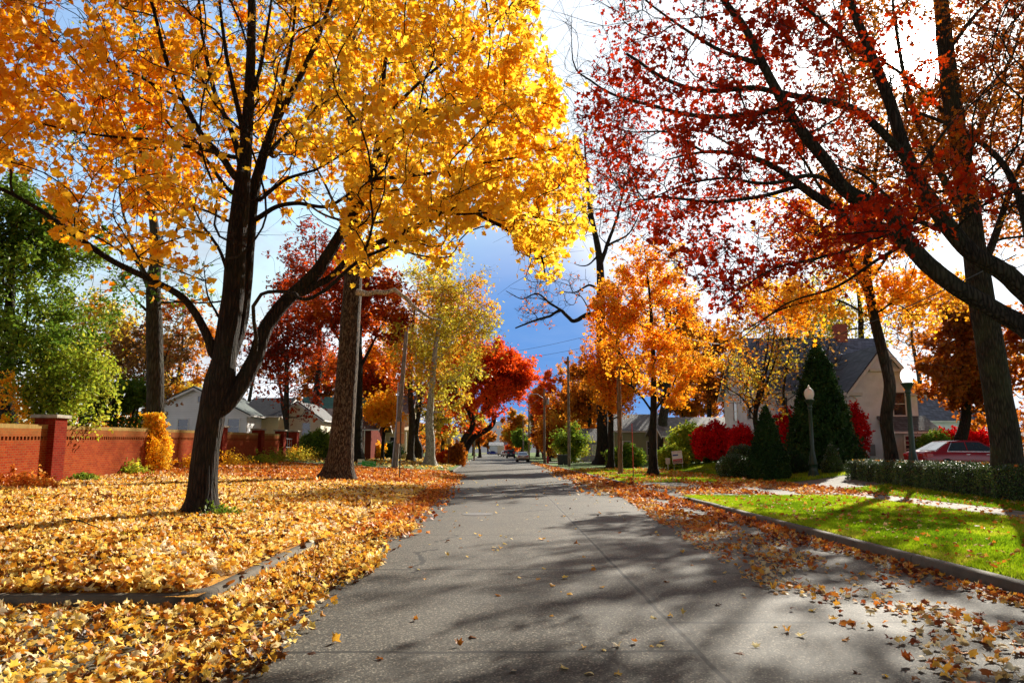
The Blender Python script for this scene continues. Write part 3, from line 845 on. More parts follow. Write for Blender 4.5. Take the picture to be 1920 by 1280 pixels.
# gutter and side street, left
n = 34000
Y = rngL.uniform(2.6, 17, n); edge = -2.05 - 0.025 * (Y - 8) + 0.22 * np.sin(Y * 1.3) + rngL.normal(0, 0.22, n)
X = np.where(Y < 7.9, rngL.uniform(-7.5, -1.7, n), rngL.uniform(-3.02, -1.7, n)); k = (X < edge) & vis(X, Y)
X, Y = X[k], Y[k]; k = rngL.random(len(X)) < np.where(Y < 7.4, np.where(X < -2.9, 0.62, 1.0), 1.0)
litter('fallen_leaves', 'mixed yellow and brown leaves drifted over the side street and its corner', X[k], Y[k], 0.086, 'maple_fine', 'litter', 0.06, 0.6)
n = 9000
Y = rngL.uniform(14, 50, n); X = -3.0 + bend(Y) + np.abs(rngL.normal(0, 0.5, n)) * (1 - 0.006 * Y)
litter('fallen_leaves', 'orange leaves lining the gutter by the verge', X, Y, 0.15, 'star', 'litterred', 0.05, 0.45)
n = 2600; Y = rngL.uniform(8.4, 50, n); X = -3.1 + bend(Y) + rngL.normal(0, .09, n)
k = rngL.random(n) < np.where(Y < 12.5, .06, 1.0)
o_n = len(X[k]); P = np.stack([X[k], Y[k], .145 + .02 * rngL.random(o_n)], -1)
o_ = link('fallen_leaves', leaf_mesh('fallen_leaves', P, rngL.normal(0, .35, (o_n, 3)) + (0, 0, 1), .13, 'maple', rngL.random(o_n), rngL), LM('litter')); tag(o_, 'leaves lying on top of the kerb of the leafy verge', 'fallen leaves', None, 'stuff')
# right gutter
n = 10500
Y = 3.0 + 31 * rngL.random(n) ** 1.25
u = rngL.random(n)
wid = 3.0 * np.clip(1.12 - Y / 45, 0.3, 1)
X = 5.7 - wid * u ** 1.35
k = (clump_noise(np.stack([X * 2.2, Y * 1.1, X], -1), 1.7) + rngL.normal(0, 0.16, n) > np.where(Y < 11, 0.52, 0.36) + 0.18 * (u)) & (X < Y * 0.75 + 0.5)
tn = np.clip(rngL.random(k.sum()) * 0.95, 0, 1)
X, Y = X[k], Y[k]
m = Y < 15
litter('fallen_leaves', 'brown, orange and yellow leaves scattered beside the kerb of the sunny lawn', X[m], Y[m], 0.088, 'maple_fine', 'gutter', 0.02, 0.42)
litter('fallen_leaves', 'band of orange leaves along the gutter before the driveway', X[~m], Y[~m], 0.13, 'star', 'litterred', 0.03, 0.4)
n = 6500; Y = rngL.uniform(26, 92, n); X = 5.7 + bend(Y) - np.abs(rngL.normal(0, 1.05, n)) * np.clip(1.25 - Y / 80, 0.35, 1)
k = (Y < 60) | (rngL.random(n) < 0.5)
litter('fallen_leaves', 'orange leaf drift along the gutter past the driveway', X[k], Y[k], 0.2, 'star', 'litterred', 0.04, 0.4)
n = 8500; X, Y = uni(n, 5.9, 13, 25, 60); X = X + bend(Y)
k = (clump_noise(np.stack([X, Y * .6, X], -1), 1.3) > 0.34)
litter('fallen_leaves', 'orange leaves thinly covering the driveway mouth and the grass under the orange maple', X[k], Y[k], 0.17, 'star', 'litterred', 0.03, 0.4)
# strays on the open road
n = 420; Y = 2.8 + 40 * rngL.random(n) ** 1.7; X = rngL.uniform(-2.6, 4.6, n)
litter('fallen_leaves', 'single leaves strewn over the open road', X, Y, 0.085, 'maple_fine', 'litter', 0.004, 0.25, 0.006)
n = 900; X, Y = uni(n, 6.0, 11.2, 7, 24.6)
litter('fallen_leaves', 'sparse brown and orange leaves on the sunny lawn strip', X, Y, 0.095, 'maple', 'litterred', 0.015, 0.5, 0.035)
n = 1500; X, Y = uni(n, 11.3, 19, 14, 30)
litter('fallen_leaves', 'sparse leaves on the sidewalk and under the hedge', X, Y, 0.10, 'maple', 'litterred', 0.01, 0.4, 0.03)
n = 9000; X, Y = uni(n, -30, -3.6, 56, 110)
k = rngL.random(n) < 0.8
litter('fallen_leaves', 'yellow leaves dusting the lawns beyond the brick wall', X[k] + bend(Y[k]), Y[k], 0.26, 'star', 'litter', 0.03, 0.4)

# ------------------------------------------------------------------ grass
def blades(name, label, X, Y, h, pal_mat):
    n = len(X); Z = np.array([gz(a, b) for a, b in zip(X, Y)])
    P = np.stack([X, Y, Z], -1); a = rngL.uniform(0, 6.28, n)
    hh = h * rngL.uniform(0.5, 1.25, n); w = 0.18 * hh + 0.004
    d = np.stack([np.cos(a), np.sin(a), 0 * a], -1); ln = rngL.normal(0, 0.35, (n, 3)); ln[:, 2] = 1; ln = ln * hh[:, None]
    V = np.stack([P - d * w[:, None], P + d * w[:, None], P + ln], 1).reshape(-1, 3)
    F = np.arange(3 * n).reshape(-1, 3)
    o = link(name, np_mesh(name, V, F, np.repeat(np.clip(rngL.random(n) * .5 + .62 * clump_noise(P, 1.3) - .08 + .35 * (clump_noise(P + 9, 2.7) > .86), 0, 1), 3)), pal_mat)
    return tag(o, label, 'grass', None, 'stuff')
PAL['turf'] = [(0, (0.12, 0.22, 0.012)), (0.4, (0.28, 0.44, 0.015)), (0.8, (0.44, 0.58, 0.02)), (1, (0.60, 0.56, 0.08))]
TURF = leafmat('leaves_turf', PAL['turf'], 0.5, 0.05)
X, Y = uni(170000, 5.93, 11.28, 7.0, 24.9); blades('grass', 'bright sunlit grass on the lawn strip between kerb and sidewalk', X, Y, 0.055, TURF)
X, Y = uni(60000, 12.7, 19, 13, 29.4); blades('grass', 'shaded grass under the clipped hedge', X, Y, 0.06, TURF)
X, Y = uni(60000, 6.0, 20, 35.3, 60); blades('grass', 'grass around the orange maple', X + bend(Y), Y, 0.09, TURF)
X, Y = uni(14000, -12, -3.7, 8.8, 20)
k = clump_noise(np.stack([X, Y, X * .3], -1), 2.1) > 0.78; blades('grass', 'tufts of grass showing through the yellow leaves', X[k], Y[k], 0.11, TURF)

# ------------------------------------------------------------------ the three great trees
def px_mask(P, poly):
    """which world points fall inside an outline given in photo pixels"""
    d = P - CAM
    x = d[:, 0] * _cy - d[:, 1] * _sy; f = d[:, 0] * _sy + d[:, 1] * _cy
    z = f * _cp + d[:, 2] * _sp; u = d[:, 2] * _cp - f * _sp
    X = 960 + F0 * x / np.maximum(z, 0.1); Yp = 640 - F0 * u / np.maximum(z, 0.1)
    ins = np.zeros(len(P), bool); q = poly; j = len(q) - 1
    for i in range(len(q)):
        xi, yi = q[i]; xj, yj = q[j]
        c = ((yi > Yp) != (yj > Yp)) & (X < (xj - xi) * (Yp - yi) / (yj - yi + 1e-9) + xi)
        ins ^= c; j = i
    return ins, X, Yp
def PX(lst, Y0, o):
    """limb through photo pixels (px, py[, depth offset])"""
    return [at(q[0], q[1], Y0 + (q[2] if len(q) > 2 else 0)) - o for q in lst]

# big maple on the verge
rng = np.random.default_rng(5)
MY = 16.4; b0 = at(376, 955, MY); bx = float(b0[0]); mg = gz(bx, MY)
o = np.array((bx, MY, mg)); root = thing('maple_tree', 'big dark-trunked maple with a huge bright golden crown standing in yellow leaves', 'tree', tuple(o))
s = Skel(); m = 1 / 85.0
s.poly(PX([(376, 965), (384, 860), (398, 770), (412, 715), (420, 670)], MY, o), [.305, .28, .28, .33, .25], 0.25, False)
s.poly(PX([(418, 680), (436, 560), (444, 450), (452, 370, .1), (462, 260, .2), (468, 150, .3), (472, 30, .3), (470, -180, .2), (480, -420)], MY, o), [.25, .235, .215, .19, .14, .115, .095, .06, .02], 0.3)
s.poly(PX([(412, 700, .1), (446, 620, .5), (458, 540, .7), (466, 440, .7), (478, 350, .8), (512, 240, 1.1), (560, 150, 1.5), (600, 60, 1.9), (640, -60, 2.2), (700, -250, 2.5)], MY, o), [.2, .18, .17, .16, .13, .1, .08, .06, .045, .02], 0.3)
s.poly(PX([(420, 760), (450, 722, .1), (478, 672, .2), (498, 615, .3), (540, 560, .5), (592, 512, .6), (632, 450, .9), (668, 390, 1.1), (696, 338, 1.3), (706, 280, 1.6), (716, 215, 1.8), (722, 120, 2.0), (740, 20, 2.2), (770, -150, 2.2)], MY, o), [.2, .19, .17, .155, .15, .15, .13, .12, .11, .08, .07, .055, .04, .02], 0.3)
s.poly(PX([(402, 665), (380, 612, -.2), (345, 560, -.5), (290, 528, -.9), (205, 486, -1.4), (130, 432, -2), (60, 385, -2.5), (-20, 345, -3), (-160, 300, -3.4)], MY, o), [.11, .09, .075, .066, .06, .05, .04, .03, .015], 0.3)
L = [([(560, 548, .5), (620, 520, .6), (660, 478, .7), (742, 440, .6), (822, 402, .5), (850, 380, .4), (905, 402, 0), (975, 440, -.5), (1020, 480, -.9)], .085),
 ([(840, 392, .4), (940, 398, -.2), (1010, 408, -.8), (1070, 420, -1.2)], .03),
 ([(655, 415, 1), (700, 418, 1.4), (760, 405, 2), (840, 370, 2.6)], .04),
 ([(700, 335, 1.3), (760, 330, .6), (850, 318, 0), (950, 300, -.6), (1040, 280, -1.2)], .05),
 ([(705, 300, 1.4), (760, 250, 2), (830, 200, 2.8), (920, 150, 3.4), (1010, 110, 4)], .05),
 ([(715, 230, 1.7), (770, 170, 1), (850, 100, .3), (930, 40, -.3), (1000, -40, -.8)], .05),
 ([(592, 512, .6), (520, 575, .2), (492, 610, -.3)], .0),
 ([(482, 410, .6), (520, 388, .8), (560, 382, 1), (610, 388, 1.2), (650, 368, 1.4), (688, 338, 1.6), (730, 300, 2.4), (780, 280, 3)], .06),
 ([(486, 375, .5), (540, 335, .3), (590, 318, .1), (640, 290, -.4), (700, 250, -1)], .045),
 ([(436, 620, 0), (452, 572, .1), (500, 550, .1), (560, 520, .3)], .0),
 ([(430, 520, -.1), (412, 470, -.4), (380, 420, -.8), (362, 385, -1.1)], .045),
 ([(418, 600, 0), (390, 555, -.2), (382, 490, -.4)], .03),
 ([(450, 350, .1), (420, 300, -.2), (380, 255, -.4), (345, 190, -.7), (310, 110, -1.1), (290, 30, -1.5), (260, -80, -1.8)], .085),
 ([(447, 375, .1), (415, 340, .4), (385, 300, .8), (330, 250, 1.3), (285, 200, 1.7), (230, 170, 2)], .055),
 ([(342, 190, -.7), (300, 165, -1.2), (240, 135, -1.7), (160, 95, -2.4)], .035),
 ([(456, 330, .1), (436, 250, .5), (400, 160, 1), (380, 60, 1.4), (370, -60, 1.7)], .08),
 ([(460, 270, .2), (440, 170, -.1), (420, 60, -.4), (405, -80, -.7)], .07),
 ([(466, 200, .3), (490, 110, 0), (505, 10, -.3), (520, -120, -.6)], .055),
 ([(490, 320, .8), (520, 200, .2), (545, 90, -.4), (560, -40, -1)], .07),
 ([(498, 290, .9), (560, 230, 1.6), (600, 190, 2), (650, 100, 2.8), (690, 10, 3.4)], .06),
 ([(452, 300, .1), (380, 280, -1), (280, 262, -2), (170, 250, -2.8), (60, 230, -3.4)], .05),
 ([(440, 420, 0), (380, 395, .8), (300, 380, 1.6), (220, 390, 2.4)], .035),
 ([(445, 560, .3), (380, 568, .9), (310, 560, 1.6), (240, 540, 2.2)], .025),
 ([(290, 530, -.9), (210, 440, -1.2), (120, 380, -1.6)], .02)]
for pts, r in L:
    if r: s.poly(PX(pts, MY, o), [r, r * .3], 0.3, rng=rng, wob=0.012)
POLY = [(-420, -600), (-420, 300), (-60, 330), (60, 320), (110, 400), (90, 440), (150, 470), (200, 455), (260, 500), (330, 480), (350, 545), (395, 575), (425, 520), (470, 500), (492, 420), (560, 420),
        (640, 395), (640, 470), (500, 520), (478, 575), (545, 560), (590, 595), (628, 570), (640, 505), (680, 520), (730, 480), (790, 470), (815, 530), (850, 500), (885, 430), (915, 410), (960, 440), (985, 530), (1040, 545), (1065, 500), (1075, 450),
        (1110, 430), (1112, 330), (1072, 240), (1040, 130), (1018, 60), (1000, -100), (930, -600)]
cand = []
N = 60000
cxm, czm = -6.0, 9.2
u = np.stack([rng.uniform(-11.5, 9.8, N), rng.uniform(-6.2, 6.8, N), rng.uniform(3.4, 17.5, N)], -1)
q = u + np.array((cxm, 17.2, 0))
e = (u[:, 0] / 10.8) ** 2 + (u[:, 1] / 6.2) ** 2 + ((u[:, 2] - 8.6) / 8.6) ** 2
ins, PXx, PXy = px_mask(q, POLY)
keep = ins & (e < 1)
hole = (PXx > 395) & (PXx < 660) & (PXy > 300) & (PXy < 620)
keep &= ~(hole & (rng.random(N) < 0.7))
keep &= ~((PXy > 380) & (PXx < 640) & (q[:, 1] > 19) )
keep &= rng.random(N) < np.where(e > 0.45, 1.0, 0.4)
T = q[keep] - o
T = T[rng.permutation(len(T))]
# even spacing
sel = []
cell = {}
for i, p in enumerate(T):
    k = tuple((p / 0.62).astype(int))
    if cell.get(k, 0) < 1: cell[k] = 1; sel.append(i)
    if len(sel) >= 3400: break
T = T[sel]
s.grow(T, w=0.28, rmax=0.17, zmin=2.9)
def maple_mask(P):
    ins, a, b = px_mask(P + o, POLY)
    front = (a > 340) & (a < 640) & (b < 640) & (P[:, 1] < 0.9)
    near = (a > 410) & (a < 520) & (P[:, 1] < 1.5)
    ok = ins | (rng.random(len(P)) < 0.12) & (b < 560)
    ok &= (clump_noise(P + 4, 1.35) + rng.normal(0, .12, len(P)) > np.where(a > 620, .20, .29))
    ok &= (b > -80) | (rng.random(len(P)) < .45)
    return ok & ~(front & (rng.random(len(P)) < 0.72)) & ~(near & (rng.random(len(P)) < 0.8))
def maple_tint(P, t):
    # the sprays at the far side over the verge are deeper orange, those over the road paler yellow
    f = np.clip((P[:, 0] + 4) / 9, 0, 1)
    return t * 0.85 - 0.16 + 0.36 * f
finish_tree(s, root, rng, BARK['maple'], 'gold', 77000, 0.165, 'maple', tw=(3.2, 0.5), tip=0.0065, split=0.03, kbig=14,
            flare=(0.0, 0.26, 0.42), lspread=0.085, rthin=0.028, upn=0.35, rough=0.05, leafmask=maple_mask, tintfn=maple_tint)
# old split in the trunk
mb = MB()
p = at(388, 905, MY - 0.33)
mb.tube([(float(at(384, 945, MY - .33)[0]) - o[0], -0.33, 0.05), (float(at(390, 900, MY - .33)[0]) - o[0], -0.315, .62), (float(at(392, 865, MY - .3)[0]) - o[0], -0.295, 1.1)], [0.03, 0.045, 0.012], 8)
mb.build('bark_scar', plain('scar_dark', (0.012, 0.008, 0.006), 0.95), root, True)

# red oak at the right whose trunk stands outside the picture
rng = np.random.default_rng(8)
OY = 11.6; ob = np.array((10.3, OY, 0.12)); root = thing('oak_tree', 'near oak with crimson and rust leaves whose long bare limbs sweep over the road', 'tree', tuple(ob))
s = Skel(); fx = 0.0
s.poly([(0, 0, -0.05), (0.03, 0, 0.8), (-0.02, 0, 1.7), (-.15, 0, 2.6), (-0.3, 0.0, 3.4)], [.40, .36, .34, .33, .3], 0.25, False)
s.poly([(-.25, 0, 3.2), (.1, .2, 4.5), (.2, .4, 6.2), (.1, .5, 8.5), (.3, .6, 11.5)], [.26, .22, .18, .1, .03], 0.3)
s.poly([(-.2, 0, 2.5)] + PX([(1990, 655, -.2), (1920, 612), (1850, 572, .1), (1785, 532, .1), (1735, 492, .2), (1705, 458, .3), (1655, 428, .4), (1600, 415, .6), (1560, 388, .8), (1510, 355, 1), (1455, 315, 1.2), (1390, 290, 1.4), (1320, 285, 1.6), (1250, 300, 1.8)], OY - .4, ob), [.2, .165, .15, .14, .135, .13, .12, .1, .09, .08, .07, .055, .045, .03, .012], 0.25)
s.poly(PX([(1700, 455, .3), (1672, 405, .2), (1620, 375, .1), (1580, 350, 0), (1555, 310, -.1), (1510, 255, -.2), (1470, 195, -.3), (1430, 120, -.5), (1395, 50, -.6), (1350, -10, -.8), (1300, -120, -1)], OY - .4, ob), [.125, .12, .11, .1, .09, .085, .075, .065, .055, .045, .02], 0.25)
s.poly([(-.3, .1, 3.2)] + PX([(1985, 610, .4), (1935, 560, .5), (1885, 512, .5), (1830, 480, .6), (1790, 440, .7), (1750, 385, .8), (1712, 322, .9), (1690, 262, 1), (1668, 190, 1.1), (1640, 120, 1.2), (1612, 50, 1.3), (1585, -20, 1.4), (1540, -140, 1.5)], OY, ob), [.2, .175, .165, .155, .145, .14, .13, .12, .11, .1, .09, .08, .07, .03], 0.25)
B = [([(1700, 300, .9), (1650, 245, .7), (1600, 205, .5), (1540, 190, .3), (1470, 180, 0), (1395, 170, -.3), (1320, 175, -.6), (1240, 150, -1), (1170, 105, -1.4)], .075),
 ([(1560, 385, .8), (1500, 290, 1.6), (1440, 215, 2.2), (1370, 165, 2.8)], .03),
 ([(1650, 130, 1.2), (1590, 80, .9), (1530, 30, .5), (1460, -30, 0)], .06),
 ([(1480, 200, -.3), (1400, 215, -.2), (1310, 220, 0), (1230, 200, .2), (1140, 170, .4), (1085, 130, .5)], .05),
 ([(1430, 120, -.5), (1360, 100, -.2), (1290, 60, .2), (1220, 10, .6), (1150, -60, 1)], .04),
 ([(1660, 430, .4), (1600, 470, .2), (1530, 490, 0), (1450, 510, -.3), (1380, 560, -.6)], .035),
 ([(1500, 350, 1), (1420, 370, .8), (1330, 380, .6), (1240, 370, .4), (1160, 400, .3)], .04),
 ([(1620, 400, .2), (1540, 330, -.5), (1450, 340, -1), (1370, 330, -1.4), (1290, 345, -1.8)], .04),
 ([(1320, 285, 1.6), (1250, 250, 1.4), (1180, 250, 1.2), (1120, 230, 1)], .025),
 ([(1400, 290, 1.4), (1330, 250, 2), (1260, 240, 2.6), (1190, 270, 3)], .025),
 ([(1790, 440, .7), (1700, 400, 1.5), (1620, 330, 2.2), (1540, 300, 3)], .05),
 ([(1715, 325, .9), (1770, 250, 1.2), (1830, 190, 1.8), (1900, 140, 2.4)], .03),
 ([(1700, 455, .3), (1640, 490, 1), (1560, 540, 1.8), (1470, 570, 2.6), (1380, 640, 3)], .035),
 ([(1985, 610, .4), (1935, 470, .8), (1900, 350, 1.2), (1850, 280, 1.6), (1780, 235, 2), (1700, 205, 2.5)], .085)]
for pts, r in B: s.poly(PX(pts, OY - .2, ob), [r, r * .28], 0.25, rng=rng, wob=0.014)
POLYR = [(1240, -260), (1150, 60), (1128, 190), (1118, 330), (1190, 380), (1175, 440), (1200, 485), (1290, 520), (1340, 575), (1420, 590), (1480, 500), (1560, 520), (1640, 480), (1700, 440), (1790, 420), (1900, 420), (2250, 350), (2300, -500), (1500, -600)]
N = 40000
u = np.stack([rng.uniform(-9.8, 5, N), rng.uniform(-4.6, 6, N), rng.uniform(3.2, 13, N)], -1); q = u + ob
ins, X_, Y_ = px_mask(q, POLYR)
e = ((u[:, 0] + 2.6) / 8.6) ** 2 + (u[:, 1] / 5.2) ** 2 + ((u[:, 2] - 6.3) / 6.0) ** 2
keep = ins & (e < 1) & ~((X_ > 1600) & (X_ < 1800) & (Y_ < 260) & (rng.random(N) < 0.75))
T = u[keep]; T = T[rng.permutation(len(T))]; sel = []; cell = set()
for i, p in enumerate(T):
    k = tuple((p / 0.6).astype(int))
    if k not in cell: cell.add(k); sel.append(i)
    if len(sel) >= 1700: break
s.grow(T[sel], w=0.22, rmax=0.12, zmin=2.9)
# bare outer twigs reaching over the road
tw = [at(rng.uniform(1050, 1200), rng.uniform(-40, 420), OY + rng.uniform(-1.5, 3)) - ob for _ in range(150)]
s.grow(np.array(tw), w=0.15, rmax=0.05, zmin=2.9)
def oak_mask(P):
    ins, a, b = px_mask(P + ob + rng.normal(0, .28, P.shape), POLYR)
    gap = clump_noise(P + np.array((3, 1, 7)), 1.9) + rng.normal(0, 0.08, len(P))
    sunny = (a > 1560) & (b < 420)
    return ins & (gap > np.where(sunny, 0.66, np.where(a < 1250, .57, 0.50)))
def oak_tint(P, t):
    f = np.clip((P[:, 0] + 5.5) / 6.5, 0, 1)
    return t * 0.55 + 0.5 * f - 0.02
finish_tree(s, root, rng, BARK['oak'], 'oak', 60000, 0.100, 'oak', tw=(4.0, 0.45), tip=0.0046, split=0.026, kbig=12,
            flare=(0.0, 0.4, 0.4), lspread=0.07, rthin=0.022, upn=0.25, rough=0.045, leafmask=oak_mask, tintfn=oak_tint)

# tall tree at the hedge
rng = np.random.default_rng(21)
TY = 22.0; tb = np.array((float(at(1893, 900, TY)[0]), TY, gz(float(at(1893, 900, TY)[0]), TY))); root = thing('oak_tree', 'tall thick dark trunk rising from the hedge beside the red car into a brown crown', 'tree', tuple(tb))
s = Skel()
s.poly(PX([(1894, 925), (1885, 830), (1868, 720), (1853, 630), (1840, 560), (1826, 460), (1812, 360), (1796, 260), (1780, 150), (1768, 40), (1756, -100), (1750, -300), (1740, -520)], TY, tb), [.42, .40, .385, .38, .36, .32, .30, .28, .26, .23, .19, .12, .03], 0.35, False)
for pts, r in [([(1833, 520), (1870, 430, .3), (1905, 330, .6), (1945, 230, 1), (1990, 100, 1.4)], .13), ([(1822, 430), (1772, 340, -.4), (1730, 250, -.8), (1700, 150, -1), (1680, 20, -1.2)], .14),
               ([(1806, 310), (1850, 210, .5), (1900, 90, 1), (1940, -40, 1.5)], .09), ([(1792, 240), (1730, 170, .6), (1650, 110, 1.2), (1560, 60, 1.8)], .08), ([(1775, 100), (1840, 20, -.5), (1930, -60, -1)], .08),
               ([(1812, 350), (1740, 360, .8), (1660, 330, 1.5), (1570, 340, 2.2)], .06), ([(1768, 20), (1700, -90, .3), (1620, -220, .6)], .1), ([(1760, -60), (1830, -180, 0), (1920, -300, 0)], .09)]:
    s.poly(PX(pts, TY, tb), [r, r * .3], 0.4, rng=rng, wob=0.02)
T = np.vstack([ell(rng, 560, at(1800, 20, TY) - tb, (6.6, 5.5, 6.0), .4), ell(rng, 380, at(1790, 230, TY) - tb, (5.6, 5.0, 2.9), .3), ell(rng, 160, at(1990, 330, TY) - tb, (3.6, 4.0, 3.0), .3)])
s.grow(T, w=0.3, rmax=.2, zmin=5)
gapm = lambda P: (clump_noise(P + 5, 1.1) + rng.normal(0, .1, len(P)) > 0.43) & ~((lambda r: (np.hypot(r[1] - 1710, r[2] - 100) < 74))(px_mask(P + tb, POLYR)))
finish_tree(s, root, rng, BARK['oak'], 'rust', 52000, 0.14, 'oak', tw=(3.2, 0.7), tip=0.008, split=0.04, kbig=12, flare=(0.0, .3, .5), lspread=0.15, rthin=.04, rough=0.05, leafmask=gapm)
# ------------------------------------------------------------------ other trees along the street
# leaning tree in the hedge
rng = np.random.default_rng(31)
TY = 30.5; tb = np.array((float(at(1674, 880, TY)[0]), TY, 0)); tb[2] = gz(tb[0], TY)
root = thing('maple_tree', 'slender bent trunk growing from the hedge before the white house, orange-red leaves', 'tree', tuple(tb))
s = Skel()
s.poly(PX([(1670, 915), (1672, 860), (1662, 790), (1668, 720), (1652, 650), (1636, 580), (1626, 510), (1632, 440), (1640, 340), (1650, 230)], TY, tb), [.30, .27, .25, .24, .22, .2, .17, .13, .08, .03], .35, False)
for pts, r in [([(1632, 560), (1580, 470, 0), (1510, 400, 0), (1440, 360, 0)], .09), ([(1628, 530), (1690, 440, .4), (1730, 350, .8)], .08), ([(1640, 600), (1560, 560, -.6), (1470, 580, -1.2), (1400, 620, -1.6), (1330, 660, -2)], .05), ([(1640, 590), (1720, 540, .4), (1790, 560, .8)], .05), ([(1630, 480), (1560, 480, 1), (1480, 470, 2)], .05)]:
    s.poly(PX(pts, TY, tb), [r, r * .3], .4, rng=rng, wob=.02)
T = np.vstack([ell(rng, 330, at(1590, 440, TY) - tb, (4.6, 4, 3.0), .4), ell(rng, 120, at(1480, 570, TY) - tb, (2.6, 2.4, 1.2), .3), ell(rng, 110, at(1720, 560, TY) - tb, (2.2, 2.4, 1.4), .3)])
s.grow(T, w=.3, rmax=.2, zmin=4)
finish_tree(s, root, rng, BARK['dark'], 'orange', 15000, 0.19, 'star', tw=(2.2, .7), tip=.008, split=.04, kbig=10, flare=(0, .3, .4), lspread=.15, rthin=.04,
            leafmask=lambda P: clump_noise(P + 2, 1.2) + rng.normal(0, .1, len(P)) > .38, tshift=.12)

# patchy-barked trunk on the verge
rng = np.random.default_rng(41)
TY = 33.0; tb = np.array((float(at(636, 900, TY)[0]), TY, 0)); tb[2] = gz(tb[0], TY)
root = thing('sycamore_tree', 'tall thick sycamore trunk with flaking brown bark and pale upper limbs on the verge', 'tree', tuple(tb))
s = Skel()
s.poly(PX([(634, 905), (640, 840), (646, 760), (652, 680), (657, 600), (662, 520), (664, 430), (662, 340), (658, 250), (655, 150), (658, 40), (662, -140), (670, -320)], TY, tb), [.56, .52, .49, .46, .44, .40, .35, .31, .28, .25, .21, .14, .03], .45, False)
LB = [([(664, 360), (640, 400, 1), (600, 330, 2), (560, 250, 3)], .1), ([(662, 400), (700, 380, .6), (710, 330, 1.2), (740, 260, 2), (780, 200, 3)], .14), ([(660, 260), (690, 190, -.6), (720, 100, -1), (760, 0, -1.4)], .12), ([(658, 230), (620, 150, .4), (590, 40, .8), (560, -80, 1.2)], .12), ([(664, 420), (600, 400, -1), (540, 350, -2)], .07), ([(658, 100), (720, 0, 1), (800, -80, 2)], .09)]
for pts, r in LB: s.poly(PX(pts, TY, tb), [r, r * .3], .45, rng=rng, wob=.03)
s.grow(np.vstack([ell(rng, 420, at(660, 90, TY) - tb, (7, 6.5, 8), .4)]), w=.3, rmax=.3, zmin=9)
finish_tree(s, root, rng, BARK['sycamore'], 'olive', 9000, 0.2, 'star', tw=(1.8, .8), tip=.009, split=.045, kbig=14, flare=(0, .35, .6), lspread=.2, rthin=.045, rough=.03)
p = PX([(668, 548), (690, 551), (706, 547), (722, 549), (740, 543), (752, 553), (764, 560), (772, 572), (786, 582), (806, 596, .5), (826, 600, 1)], TY - .3, tb)
mb = MB(); mb.tube([tuple(q) for q in p], list(np.interp(np.linspace(0,1,11),[0,.1,.8,1],[.16,.115,.08,.02])), 10); mb.build('pale_limb', BARK['white'], root, True)

